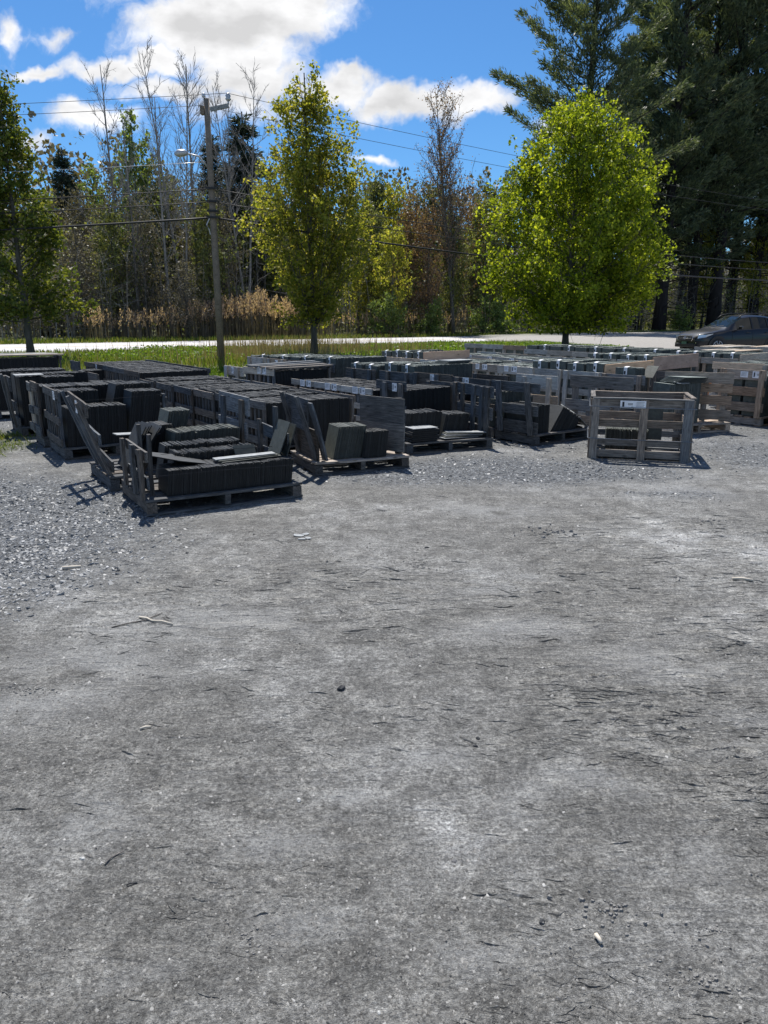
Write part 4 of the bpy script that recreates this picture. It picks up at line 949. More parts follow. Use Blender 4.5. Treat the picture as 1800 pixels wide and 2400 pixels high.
def build_right():
    G = 'pale crates at the right edge'; GS = 'slates seen through the pale crates at the right edge'
    spec = [((6.20, 10.42), .76, 'half-seen pale crate cut by the right edge of the picture', 'wood_brown'), ((5.70, 11.18), .72, 'pale crate with two paper labels near the right edge', 'wood_brown')]
    for k, (p, W, lab, w) in enumerate(spec):
        c = crate(lab, p, 35, group=G)
        pallet(c, 1.2, W, w, 5)
        panel(c, 0, W, -1, w, [(.76, .15), (.51, .13), (.28, .13)], [.05, W - .05] if k else [.05, .4, W - .06], .84, pin=False, pw=.08, labels=[(.14, .77, 'bar', (.14, .10)), (.34, .765, 'text', (.12, .09))] if k else ())
        panel(c, 1.2, W, 1, w, [(.76, .12), (.5, .12)], [.05, W - .05], .84)
        slates(f'front stack inside the {lab}', c, .04, 1.15, .03, W / 2 - .02, .60, mat='slate_green', group=GS)
        slates(f'rear stack inside the {lab}', c, .04, 1.15, W / 2 + .02, W - .03, .60, mat='slate_green', group=GS)
    spec = [((6.55, 12.95), .95, .83, 'crate with a long plain top board behind the labelled right-edge crate', 0), ((7.3, 12.2), .9, .80, 'crate behind the half-seen right-edge crate', 0),
            ((7.15, 15.2), .8, .80, 'grey-sided crate with a tagged stack below the car wheel', 1), ((8.2, 14.3), .8, .80, 'low grey crate before the car door at the right edge', 0),
            ((6.7, 15.95), .8, .80, 'crate hidden behind the tagged stack below the car wheel', 1), ((7.9, 17.2), .85, .84, 'long pale crate just before the front of the car', 0),
            ((8.75, 19.3), .9, .86, 'far crate with a light top board beneath the car bumper', 0), ((9.9, 19.0), .95, .86, 'far crate with a light top board beneath the car door', 0), ((9.5, 16.8), .9, .84, 'pale crate low under the car at the right', 0),
            ((5.1, 14.35), .78, .80, 'crate with tagged stack and pinkish side board', 2), ((4.63, 15.05), .76, .80, 'crate with a tagged stack next to the pinkish side board', 1)]
    for k, (p, W, h, lab, kind) in enumerate(spec):
        c = crate(lab, p, 36, group='grey crates in the far right of the yard')
        pallet(c, 1.4, W, 'wood_grey', 3, detail=False)
        panel(c, 0, W, -1, 'wood_tan' if k in (6, 7, 0) else 'wood_grey', [(h - .06, .12), (.45, .1), (.22, .1)], [.06, W - .06], h, pin=True)
        panel(c, 1.4, W, 1, 'wood_grey', [(h - .06, .12), (.45, .1)], [.06, W - .06], h)
        if kind:
            slates(f'front stack of the {lab}', c, .04, 1.36, .02, W / 2 - .03, .75, mat='slate_green', tags=(.12,), group='stacks in the far right of the yard', jit=.003)
            slates(f'rear stack of the {lab}', c, .04, 1.34, W / 2 + .03, W - .02, .74, mat='slate_green', tags=(.12,), group='stacks in the far right of the yard', jit=.003)
            if kind == 2: board(c, 'side_board', (0, -.03, .75), (1.5, -.03, .78), .26, .02, (0, 0, 1), 'plywood_pink', label='pinkish new pine side board with faint marks')
            if k == 2: board(c, 'side_board', (0, -.03, .75), (1.5, -.03, .78), .26, .02, (0, 0, 1), 'wood_grey')
        else:
            slates(f'slates in the {lab}', c, .04, 1.36, .02, W - .02, h - .17, mat='slate_green', nrow=3, group='stacks in the far right of the yard', jit=.004)
            if k in (5, 6, 7, 8):
                for q in range(3): board(c, 'cover_board', (.0, .12 + .27 * q, h + .012 + .003 * q), (1.4, .1 + .27 * q, h + .016 + .003 * q), .2, .02, (0, 1, 0), 'wood_tan')
    for i, p in enumerate(walk((3.3, 14.8), 116, 5, .82)):
        c = crate(f'{ORD[i]} grey crate from the front in the short row before the bright maple', p, 36, group='grey crates before the bright maple')
        pallet(c, 1.2, .8, 'wood_grey', 3, detail=False)
        panel(c, 0, .8, -1, 'wood_grey', [(.72, .12), (.45, .1)], [.08, .3, .7], .78, pin=True, labels=[(.4, .73, 'bar', (.13, .1))])
        panel(c, 1.2, .8, 1, 'wood_grey', [(.72, .12), (.45, .1)], [.08, .7], .78)
        slates(f'pale-topped slates of the {ORD[i]} grey crate before the bright maple', c, .04, 1.16, .02, .78, .60, mat='slate_green', nrow=3, group='slates of the grey crates before the bright maple', jit=.004)
    for i, p in enumerate(walk((6.2, 16.9), 122, 8, .88)):
        far = i > 4
        c = crate(f'{ORD[i]} crate from the front in the far row beneath the bright maple', p, 36, group='crates of the far row')
        pallet(c, 1.4, .84, 'wood_grey', 3, detail=False)
        panel(c, 0, .86, -1, 'wood_brown' if i == 5 else 'wood_grey', [(.72 + .08 * far, .12), (.45, .1)], [.05, .42, .8], .76 + .1 * far, pin=True)
        panel(c, 1.4, .86, 1, 'wood_brown' if i == 1 else 'wood_grey', [(.72, .12), (.45, .1)], [.05, .8], .78)
        if far: slates(f'pale-topped slates of the {ORD[i]} far-row crate', c, .04, 1.36, .02, .8, .64, mat='slate_green', nrow=2, group='slate stacks of the far row', jit=.004)
        else:
            slates(f'front stack with a white tag in the {ORD[i]} far-row crate', c, .04, 1.36, .02, .38, .75, mat='slate_green', tags=(.14,), group='slate stacks of the far row', jit=.003)
            slates(f'rear stack of the {ORD[i]} far-row crate', c, .04, 1.34, .46, .82, .74, mat='slate_green', group='slate stacks of the far row', jit=.003)
build_right()

# ---- R: the open crate frame at the right front
def build_R():
    c = crate('open grey crate frame standing alone on the gravel at the right, nearly empty', (2.42, 8.60), -15, name='open_crate')
    L, W, H = 1.09, .84, .70; m = 'wood_r'
    for v0, s in ((0, -1), (W, 1)):
        for u in (.035, L * .52, L - .05): board(c, 'post', (u, v0 + s * .012, 0), (u, v0 + s * .012, H - .002), .085 if u < .9 else .095, .024, (1, 0, 0), m, .002)
        for z, w in ((H - .05, .095), (.42, .085), (.20, .075), (.07, .085)): board(c, 'slat', (0, v0 - s * .012, z), (L, v0 - s * .012, z), w, .022, (0, 0, 1), m, .002)
    for u0, s in ((0, -1), (L, 1)):
        for v in (.05, W - .05): board(c, 'post', (u0 + s * .012, v, 0), (u0 + s * .012, v, H - .004), .075, .022, (0, 1, 0), m, .002)
        for z, w in ((H - .05, .09), (.42, .08), (.18, .08)): board(c, 'slat', (u0 - s * .012, .0, z), (u0 - s * .012, W, z), w, .022, (0, 0, 1), m, .002)
    board(c, 'brace', (L + .03, .12, .1), (L + .03, .6, .62), .05, .02, (0, 0, 1), m)
    board(c, 'top_rail', (0, .0, H + .006), (L, .0, H + .006), .055, .014, (0, 1, 0), 'wood_r', .001)
    board(c, 'top_rail', (0, W, H + .006), (L, W, H + .006), .055, .014, (0, 1, 0), 'wood_r', .001)
    board(c, 'top_rail', (0, .03, H + .019), (0, W - .03, H + .019), .05, .012, (1, 0, 0), 'wood_r', .001)
    board(c, 'top_rail', (L, .03, H + .019), (L, W - .03, H + .019), .05, .012, (1, 0, 0), 'wood_r', .001)
    for v in (.1, .42, .74): board(c, 'deck_board', (.03, v, .035), (L - .03, v, .035), .12, .02, (0, 1, 0), m)
    for z in (H - .085, .245):
        o = .032
        strap_loop(c, [(-o, -o, z), (L / 2, -o - .006, z - .004), (L + o, -o, z - .006), (L + o, W / 2, z), (L + o, W + o, z), (-o, W + o, z), (-o, -o, z)], 'strap_grey', r=.004)
    p = paper(c, 'bar', (.38, -.03, H - .055), -1, (.16, .085)); p.rotation_euler = (0, 0, math.pi / 2)
    p = paper(c, 'text', (.52, -.031, H - .055), -1, (.12, .085)); p.rotation_euler = (0, 0, math.pi / 2)
    slates('low block of grey-green slates lying inside the open crate', c, .18, .66, .28, .62, .27, mat='slate_mid', share=False, z0=.046)
    flat_slate('upright grey slate with a cut corner inside the open crate', c, .70, .52, .40, .46, .25, R(90), R(0), R(-80), 'slate_mid', [(-.5, -.5), (.4, -.5), (.5, -.2), (.5, .5), (-.5, .5)])
    flat_slate('flat pale slate at the back of the open crate', c, .35, .68, .33, .5, .16, 0, 0, 0, 'slate_grey')
    strap_loop(c, [(L + .04, W - .1, .62), (L + .06, W - .1, .4), (L + .05, W - .12, .2), (L + .09, W - .2, .06)], 'strap_grey', name='loose_strap', r=.004)
build_R()

# ------------------------------------------------------------------ plants
def quads(rng, C, size, flat=0.0, asp=.75, up=None):
    """leaf-sized bent quads centred at C (n,3)"""
    n = len(C); size = np.broadcast_to(size, (n,))
    a = rng.normal(size=(n, 3)); a[:, 2] *= (1 - flat); a /= np.linalg.norm(a, axis=1)[:, None]
    if up is not None: a = a * .55 + np.asarray(up); a /= np.linalg.norm(a, axis=1)[:, None]
    b = rng.normal(size=(n, 3)); b -= (a * b).sum(1)[:, None] * a; b /= np.linalg.norm(b, axis=1)[:, None]
    a = a * (size * .5)[:, None]; b = b * (size * .5 * asp)[:, None]
    k = rng.uniform(.25, .75, (n, 1)) * 2 - 1
    V = np.stack([C - a, C + b + a * k * .4, C + a, C - b + a * k * .4], 1).reshape(-1, 3)
    return V, np.arange(4 * n).reshape(-1, 4)
def limb(rng, p, d, L, n=5, wig=.12, upc=.0):
    pts = [np.array(p, float)]; d = np.array(d, float)
    for i in range(n):
        d = d + rng.normal(0, wig, 3) + np.array([0, 0, upc]); d /= np.linalg.norm(d)
        pts.append(pts[-1] + d * L / n)
    return np.array(pts)

def leafy_tree(seed, H, R0, prof, z0, nb, nleaf, lsize, bark, leaf, tr=.12, rise=.55, gap=0.35, clump=.34, sub=4, lean=0.0, droop=0.0, stems=1, spread=.0):
    """prof(t): crown radius fraction for t in 0..1 over the crown height; returns (trunk mesh, crown mesh)"""
    rng = np.random.default_rng(seed); mb = MB(); tips = []
    for st in range(stems):
        an = 6.28 * st / stems + .4
        n = 12; ts = np.linspace(0, 1, n); off = spread * ts ** .7 * H * .3 if stems > 1 else ts * 0
        wob = np.cumsum(rng.normal(0, .012 * H / n * 2, (n, 2)), 0)
        hs = H * (.97 if st == 0 else rng.uniform(.75, .95))
        tp = np.stack([wob[:, 0] + off * math.cos(an) + lean * ts * H, wob[:, 1] + off * math.sin(an), ts * hs], -1); tp[0] = [0.05 * st, 0, -.05]
        trr = tr * (1 - .93 * ts ** .85) + .012; trr[0] *= 1.45
        mb.tube(tp, trr * (1 if stems == 1 else .8), 8)
        for k in range(nb // stems):
            t = ((k + rng.random()) / (nb // stems)) ** .9
            z = z0 + (H - z0) * t * .985
            if z / hs > .995: continue
            ph = rng.uniform(0, 6.28) if k % 3 else rng.uniform(-.4, .4) + (0 if k % 2 else math.pi)
            rr = R0 * prof(t) * rng.uniform(.70, 1.06) + .08
            el = rise * min(1, .12 + t * 3.2) + .5 * t
            zb = max(z0 * .8 + .2 * rng.random(), z - rr * math.tan(el)); zb = min(zb, H * .96)
            base = np.array([np.interp(zb, tp[:, 2], tp[:, i]) for i in range(3)])
            end = np.array([np.interp(z, tp[:, 2], tp[:, 0]) + rr * math.cos(ph), np.interp(z, tp[:, 2], tp[:, 1]) + rr * math.sin(ph), z])
            d = end - base; L = max(.2, np.linalg.norm(d)); d = d / L
            pts = limb(rng, base, d, L, 6, .05, .02); pts = pts + (end - pts[-1])[None] * (np.linspace(0, 1, len(pts)) ** 1.2)[:, None]
            r0 = tr * .32 * (1 - t * .75) * min(1, L / 2)
            mb.tube(pts, np.linspace(r0, .006, len(pts)), 4, cap=False)
            tips.append((pts, L, t))
            for j in range(sub):
                q = rng.uniform(.25, .95); pb = pts[int(q * (len(pts) - 1))]
                d2 = d * .6 + rng.normal(0, .55, 3); d2[2] += .15; d2 /= np.linalg.norm(d2)
                l2 = L * rng.uniform(.2, .42); p2 = limb(rng, pb, d2, l2, 3, .12, .05)
                mb.tube(p2, np.linspace(max(.008, r0 * .4), .004, len(p2)), 3, cap=False); tips.append((p2, l2, t))
    # leaf clumps along outer parts of limbs
    W = np.array([l * 1.0 for _, l, t in tips]); W /= W.sum(); Cs = []
    per = rng.multinomial(int(nleaf / 12), W)
    for (pts, L, t), m in zip(tips, per):
        if m == 0: continue
        s = 1 - rng.random(m) ** 1.6 * (1 - gap); i = s * (len(pts) - 1); i0 = np.clip(i.astype(int), 0, len(pts) - 2); f = (i - i0)[:, None]
        c = pts[i0] * (1 - f) + pts[i0 + 1] * f + rng.normal(0, clump * .5, (m, 3))
        Cs.append(c)
    C = np.concatenate(Cs); C = np.repeat(C, 12, 0); C = C + rng.normal(0, clump * .27, C.shape)
    C = C[C[:, 2] > max(.3, z0 * .8)]
    V, F = quads(rng, C, lsize * rng.uniform(.5, 1.45, len(C)), .2)
    return mb.mesh('trunk', [M[bark]], True), mesh_np('crown', V, F, [M[leaf]])

def bare_tree(seed, H, tr, z0, spread, bark, twigs=1.0, upright=.9, stems=1, buds=None, nb=26, bsize=.12):
    rng = np.random.default_rng(seed); mb = MB(); ends = []
    for st in range(stems):
        hs = H * (1 if st == 0 else rng.uniform(.7, .95)); n = 12; ts = np.linspace(0, 1, n); an = rng.uniform(0, 6.28)
        wob = np.cumsum(rng.normal(0, .010 * H / n * 2, (n, 2)), 0); s = (ts ** 1.1) * H * .10 * (stems > 1)
        tp = np.stack([wob[:, 0] + s * math.cos(an), wob[:, 1] + s * math.sin(an), ts * hs], -1); tp[0, 2] = -.1
        mb.tube(tp, (tr * (1 - .92 * ts ** .8) + .015) * (.75 if stems > 1 else 1), 6)
        for k in range(int(nb * twigs)):
            t = (k + rng.random()) / (nb * twigs); z = z0 + (hs - z0) * t
            if z > hs * .985: continue
            base = np.array([np.interp(z, tp[:, 2], tp[:, i]) for i in range(3)]); ph = rng.uniform(0, 6.28); el = upright * rng.uniform(.7, 1.15)
            d = np.array([math.cos(ph) * math.cos(el), math.sin(ph) * math.cos(el), math.sin(el)])
            L = spread * (1.15 - .75 * t) * rng.uniform(.6, 1.2); pts = limb(rng, base, d, L, 6, .08, .07)
            r0 = max(.02, tr * .26 * (1 - t * .6)); mb.tube(pts, np.linspace(r0, .010, len(pts)), 4, cap=False)
            for j in range(6):
                pb = pts[rng.integers(1, len(pts))]; d2 = d + rng.normal(0, .45, 3); d2[2] += .3; d2 /= np.linalg.norm(d2)
                p2 = limb(rng, pb, d2, L * rng.uniform(.22, .5), 4, .1, .08); mb.tube(p2, np.linspace(.017, .008, len(p2)), 3, cap=False); ends.append(p2)
                for q in range(2):
                    d3 = d2 + rng.normal(0, .5, 3); d3 /= np.linalg.norm(d3); p3 = limb(rng, p2[rng.integers(1, len(p2))], d3, L * .2, 2, .1, .08)
                    mb.tube(p3, np.linspace(.012, .006, len(p3)), 3, cap=False); ends.append(p3)
    cr = None
    if buds:
        C = np.concatenate(ends); C = C + rng.normal(0, .12, C.shape); V, F = quads(rng, C, bsize * rng.uniform(.6, 1.3, len(C)))
        cr = mesh_np('crown', V, F, [M[buds]])
    return mb.mesh('trunk', [M[bark]], True), cr

def conifer(seed, H, R0, z0, needle, nw, tuft, per, tr=.3, bark='bark_pine', droop=.1, plume=False, irregular=.3, dead=0):
    rng = np.random.default_rng(seed); mb = MB(); n = 12; ts = np.linspace(0, 1, n)
    wob = np.cumsum(rng.normal(0, .006 * H / n * 2, (n, 2)), 0); tp = np.stack([wob[:, 0], wob[:, 1], ts * H], -1); tp[0, 2] = -.2
    trr = tr * (1 - .9 * ts) + .02; trr[0] *= 1.25; mb.tube(tp, trr, 9); Cs = []; Dn = []
    for k in range(dead):
        z = rng.uniform(.12, 1) * z0; ph = rng.uniform(0, 6.28); base = np.array([np.interp(z, tp[:, 2], tp[:, i]) for i in range(3)])
        mb.tube(limb(rng, base, [math.cos(ph), math.sin(ph), .1], rng.uniform(1, 3.4), 5, .14, 0), np.linspace(.045, .012, 6), 3, cap=False)
    for w in range(nw):
        t = (w + rng.uniform(0, .6)) / nw; z = z0 + (H - z0) * t * .97; nbr = rng.integers(4, 7) if plume else 8
        for b in range(nbr):
            ph = rng.uniform(0, 6.28)
            base = np.array([np.interp(z + rng.uniform(-.3, .3), tp[:, 2], tp[:, i]) for i in range(3)])
            if plume: L = R0 * (1.0 - .62 * t) * (min(1, .45 + t * 2.2)) * rng.uniform(1 - irregular * 1.7, 1.12)
            else: L = R0 * (1 - t) ** .85 * rng.uniform(.75, 1.1) + .15
            d = np.array([math.cos(ph), math.sin(ph), (.18 + .5 * t if plume else -.12 + .4 * t)]); d /= np.linalg.norm(d)
            pts = limb(rng, base, d, L, 6, .05, .05 if plume else -droop * .2)
            mb.tube(pts, np.linspace(max(.02, tr * .2 * (1 - t * .5)) if L > 1.5 else .02, .01, len(pts)), 4 if plume else 3, cap=False)
            m = int(per * L / R0) + 3
            s = 1 - rng.random(m) ** 1.3 * (.78 if plume else .95); i = s * 5.999; i0 = i.astype(int).clip(0, 5); f = (i - i0)[:, None]
            c = pts[i0] * (1 - f) + pts[(i0 + 1)] * f
            if plume:
                side = np.array([-math.sin(ph), math.cos(ph), 0]); wd = .30 * L * (1.1 - s) + .30
                c = c + side * (rng.normal(0, .55, m) * wd)[:, None] + rng.normal(0, .13, (m, 3)) + np.array([0, 0, .12])
            else: c = c + rng.normal(0, .12 + .05 * L, (m, 3)) * np.array([1, 1, .6])
            Cs.append(c); Dn.append(np.repeat(d[None], m, 0))
    C = np.concatenate(Cs); D = np.concatenate(Dn); D[:, 2] += .35 if plume else -.1
    # a tuft is three narrow blades fanning outward
    C3 = np.repeat(C, 3, 0); D3 = np.repeat(D, 3, 0) + rng.normal(0, .55, (len(C) * 3, 3)); D3 /= np.linalg.norm(D3, axis=1)[:, None]
    S = rng.normal(size=C3.shape); S -= (S * D3).sum(1)[:, None] * D3; S /= np.linalg.norm(S, axis=1)[:, None]
    l = tuft * rng.uniform(.7, 1.3, (len(C3), 1)); wv = S * l * .085
    V = np.stack([C3 - wv * .6, C3 + D3 * l * .55 - wv, C3 + D3 * l, C3 + D3 * l * .5 + wv], 1).reshape(-1, 3)
    return mb.mesh('trunk', [M[bark]], True), mesh_np('crown', V, np.arange(len(V)).reshape(-1, 4), [M[needle]])

def plant(kind, meshes, label, cat, x, y, rz=0.0, s=1.0, sz=None, group=None, z=0.0):
    e = empty(kind, label, cat, (x, y, z), rz, group); e.scale = (s, s, sz if sz else s)
    obj('trunk', meshes[0], e)
    if meshes[1]: obj('crown', meshes[1], e)
    return e

def oval(a, b): return lambda t: max(.05, math.sin(math.pi * min(1, (t + a) / (1 + a))) ** b)
# the three maples on the verge
def maples():
    x, y = gp(1336, 834)
    y0 = 30.0; x0, H = hp(1336, 212, y0); _, zt = hp(1336, 212, y0)
    pf = lambda t: float(np.interp(t, [0, .1, .3, .5, .65, .8, .92, 1], [2.7, 3.05, 3.7, 3.5, 2.95, 2.25, 1.4, .3]))
    mz = leafy_tree(3, zt, 1.0, pf, 1.25, 118, 62000, .118, 'bark', 'leaf_bright', tr=.145, rise=.45, gap=.30, clump=.36, sub=6)
    plant('maple_tree', mz, 'bright yellow-green broad maple on the verge in front of the pines', 'tree', hp(1325, 820, y0)[0], y0, rz=2.6, s=.94, sz=1.0)
    y0 = 28.5; _, zt = hp(735, 150, y0)
    pf = lambda t: float(np.interp(t, [0, .1, .25, .5, .67, .84, 1], [1.2, 1.6, 2.25, 2.1, 1.6, .9, .12]))
    mz = leafy_tree(8, zt, 1.0, pf, 1.45, 96, 34000, .105, 'bark', 'leaf_yellow', tr=.12, rise=.85, gap=.25, clump=.30, sub=5)
    plant('maple_tree', mz, 'slender olive-yellow maple with a pointed loose top in the middle of the verge', 'tree', hp(737, 820, y0)[0], y0, rz=1.2)
    y0 = 27.5; _, zt = hp(40, 165, y0)
    pf = lambda t: float(np.interp(t, [0, .1, .22, .3, .5, .7, .85, 1], [1.5, 2.5, 2.2, 1.5, 1.2, .85, .55, .12])) * (1.0 if t > .3 else random.Random(int(t * 97)).uniform(.6, 1.15))
    mz = leafy_tree(15, zt, 1.0, pf, 1.5, 66, 19000, .12, 'bark', 'leaf_green', tr=.12, rise=.6, gap=.35, clump=.34, sub=5)
    plant('maple_tree', mz, 'darker green maple cut by the left edge, with long right-hand boughs', 'tree', hp(72, 820, y0)[0], y0, rz=.7)
maples()

def fixD(px, D, gap=4.0):
    """keep what grows in the woods beyond the far edge of the road"""
    k = (px - 900) / FPX * 1.02
    return max(D, (ROAD_W + gap - RN0[0] * rdy + RN0[1] * rdx) / max(.12, rdx - k * rdy))
def place(px, D): return hp(px, 790, D)[0], D
def height(px, py, D): return hp(px, py, D)[1]

def woods():
    P = {}
    P['pineA'] = conifer(21, 30, 7.4, 4.5, 'needle', 26, .36, 330, tr=.42, plume=True, irregular=.35, dead=26)
    P['pineB'] = conifer(22, 30, 6.2, 6.0, 'needle', 24, .36, 330, tr=.42, plume=True, irregular=.4, dead=30)
    P['pineC'] = conifer(27, 30, 9.0, 6.0, 'needle', 25, .36, 360, tr=.42, plume=True, irregular=.35, dead=14)
    pines = [(1345, 60, 31, 'pineC', 'outermost tall pine, its long left boughs reaching into the blue sky'), (1540, 62, 33, 'pineB', 'tall pine with a thick dark trunk right of the bright maple'),
             (1610, 66, 31, 'pineA', 'tall pine with the second dark trunk from the bright maple'), (1668, 60, 34, 'pineB', 'tall pine whose trunk leans a little behind the car windscreen'),
             (1755, 64, 31, 'pineA', 'tall pine directly behind the roof of the car'), (1850, 60, 30, 'pineB', 'tall pine mostly beyond the right edge of the picture'),
             (1480, 74, 33, 'pineB', 'tall pine deep behind the bright maple'), (1700, 78, 36, 'pineA', 'rearmost tall pine seen between two dark trunks'), (1950, 66, 32, 'pineA', 'tall pine just outside the right edge whose boughs reach in'),
             (1590, 84, 36, 'pineB', 'far tall pine closing the gap above the dark trunks'), (1820, 80, 35, 'pineA', 'far tall pine filling the upper right corner')]
    for i, (px, D, H, k, lab) in enumerate(pines):
        D2 = fixD(px, D, 3.5 + (D - 60) * .35); H *= D2 / D * (1 + .0 * i); x, y = place(px, D2); plant('pine_tree', P[k], lab, 'tree', x, y, rz=i * 1.3 + .4, s=H / 30, group='tall pines on the right')
    # bare trees
    B1 = bare_tree(31, 20, .17, 6, 3.6, 'bark_pale', 1.0, 1.0); B2 = bare_tree(32, 20, .16, 7, 3.2, 'bark_pale', 1.1, 1.0, stems=2)
    B3 = bare_tree(33, 16, .15, 3.5, 3.4, 'bark', 1.1, 1.05, stems=3, buds='leaf_rust', bsize=.11)
    for i, (px, py, D, k, lab) in enumerate([(292, 150, 62, B1, 'tall bare pale tree rising above the thicket left of the pole'), (440, 125, 62, B2, 'tallest bare tree just left of the pole top'), (468, 150, 66, B1, 'bare tree directly behind the pole top'),
                                             (585, 165, 64, B2, 'bare pale tree between the pole and the mid maple'), (405, 230, 60, B1, 'shorter bare tree left of the pole with a forked crown'), (545, 260, 70, B2, 'faint bare tree between the pole and dark spruce'),
                                             (330, 260, 60, B1, 'lower bare tree among the bright poplars')]):
        D = fixD(px, D); x, y = place(px, D); plant('bare_tree', k, lab, 'tree', x, y, rz=i * 2.1, s=height(px, py, D) / 20, group='bare trees behind the pole')
    D = fixD(1062, 64); x, y = place(1062, D); plant('bare_tree', B3, 'many-stemmed reddish budding tree standing tall between the two right maples', 'tree', x, y, s=height(1062, 212, D) / 16)
    # spruces
    S = conifer(41, 15, 2.7, 1.0, 'needle_dark', 30, .42, 60, tr=.16)
    for i, (px, py, D, lab) in enumerate([(190, 345, 76, 'small dark spruce tip above the left thicket'), (592, 262, 72, 'broad dark spruce above the thicket beside the mid maple'), (520, 310, 76, 'dark spruce just right of the pole')]):
        D = fixD(px, D, 8); x, y = place(px, D); plant('spruce_tree', S, lab, 'tree', x, y, rz=i, s=height(px, py, D) / 15 * 1.25 if i == 1 else height(px, py, D) / 15, sz=height(px, py, D) / 15, group='dark spruces in the treeline')
    # leafing trees of the treeline
    pr = lambda t: (1 - .75 * t ** 1.6) * (.55 + .45 * min(1, t * 3))
    T = {'olive': leafy_tree(51, 12, 2.9, pr, 2.0, 44, 6200, .22, 'bark', 'leaf_olive', tr=.15, rise=.7, clump=.6, sub=3),
         'fresh': leafy_tree(52, 13, 2.0, pr, 2.0, 40, 3800, .24, 'bark_pale', 'leaf_fresh', tr=.14, rise=.8, clump=.6, sub=3),
         'rust': leafy_tree(53, 12, 3.0, pr, 2.0, 48, 5600, .18, 'bark', 'leaf_rust', tr=.15, rise=.8, clump=.6, sub=4),
         'brown': leafy_tree(54, 12, 3.0, pr, 1.5, 60, 4200, .17, 'bark', 'leaf_brown', tr=.15, rise=.8, clump=.7, sub=5),
         'yellow': leafy_tree(55, 11, 2.7, pr, 1.5, 44, 6000, .20, 'bark', 'leaf_yellow', tr=.14, rise=.7, clump=.6, sub=3)}
    tl = [(-60, 360, 74, 'brown'), (20, 350, 70, 'brown'), (100, 385, 68, 'brown'), (150, 385, 78, 'brown'), (215, 375, 66, 'brown'), (250, 330, 74, 'fresh'), (300, 330, 70, 'brown'), (345, 200, 66, 'fresh'), (385, 300, 68, 'olive'),
          (280, 430, 60, 'olive'), (350, 400, 60, 'brown'), (420, 350, 72, 'olive'), (470, 335, 74, 'brown'), (500, 400, 62, 'olive'), (560, 360, 70, 'brown'), (610, 380, 68, 'olive'), (660, 360, 80, 'brown'), (200, 480, 57, 'brown'),
          (840, 385, 82, 'olive'), (880, 360, 84, 'olive'), (930, 375, 78, 'yellow'), (960, 400, 74, 'rust'), (1010, 365, 84, 'olive'), (1000, 430, 70, 'rust'), (1100, 390, 80, 'rust'), (920, 480, 67, 'yellow'), (880, 430, 72, 'olive'), (840, 450, 70, 'yellow'),
          (1130, 400, 76, 'olive'), (1180, 350, 82, 'olive'), (1240, 330, 84, 'brown'), (1320, 350, 84, 'olive'), (1400, 340, 88, 'olive'), (1500, 420, 92, 'olive'), (1640, 430, 96, 'yellow'), (1760, 430, 96, 'yellow'), (1900, 400, 92, 'olive'),
          (1060, 450, 72, 'olive'), (760, 400, 76, 'yellow'), (440, 560, 58, 'brown'), (120, 560, 56, 'brown')]
    tl += [(px, 352 + (i * 37) % 26, 84 + (i * 13) % 12, 'brown' if px < 700 or i % 3 else 'olive') for i, px in enumerate(range(-40, 1180, 78))]
    tl += [(px, 385 + (i * 29) % 40, 64 + (i * 7) % 9, 'brown') for i, px in enumerate(range(60, 700, 52))]
    words = {'olive': 'olive-leaved tree', 'fresh': 'fresh green poplar-like tree', 'rust': 'rusty budding tree', 'brown': 'brown twiggy tree', 'yellow': 'yellow-green tree'}
    lm = [(0, 'at the far left behind the left maple'), (200, 'left of the pole above the reeds'), (330, 'between the left maple and the pole'), (480, 'close to the left of the pole'), (640, 'between the pole and the mid maple'),
          (800, 'behind the mid maple'), (1000, 'between the mid maple and the many-stemmed tree'), (1160, 'just right of the many-stemmed tree'), (1450, 'behind the bright maple'), (1700, 'low behind the pine trunks'), (3000, 'beyond the car at the right edge')]
    seen = {}
    for i, (px, py, D, k) in enumerate(tl):
        where = [w for lim, w in lm if px <= lim][0]; q = (k, where); seen[q] = seen.get(q, 0) + 1
        PRE = ['', 'taller ', 'nearer ', 'farther ', 'farther, slightly lower ', 'hindmost ', 'barely visible ', 'lower, half-hidden ', 'dull ', 'thin grey ', 'slender ', 'crooked ', 'faint ']; pre = PRE[min(len(PRE) - 1, seen[q] - 1)]
        py = py + 38; D = fixD(px, D, 5); x, y = place(px, D); H0 = {'olive': 12, 'fresh': 13, 'rust': 12, 'brown': 12, 'yellow': 11}[k]; h = height(px, py, D)
        plant('broadleaf_tree', T[k], f'{pre}{words[k]} {where}', 'tree', x, y, rz=i * 1.9, s=max(.75, h / H0 * .72), sz=h / H0, group=f'{words[k]}s of the treeline')
    # shrub at the foot of the woods
    Sh = leafy_tree(61, 3.2, 1.7, lambda t: 1 - .6 * t, .2, 26, 2600, .16, 'bark', 'leaf_fresh', tr=.05, rise=.7, clump=.35, sub=3, stems=2, spread=.3)
    for i, (px, D, lab) in enumerate([(1140, 62, 'round green shrub at the wood edge left of the bright maple'), (1175, 66, 'second green shrub at the wood edge, right behind the round one'), (1590, 66, 'green shrub between two dark pine trunks'), (905, 62, 'low green shrub beyond the road near the mid maple'), (1010, 62, 'low shrub left of the many-stemmed tree')]):
        D = fixD(px, D, 3); x, y = place(px, D); plant('shrub', Sh, lab, 'shrub', x, y, rz=i * 1.1, s=1.15 - .1 * (i % 3), group='green shrubs at the wood edge')
woods()

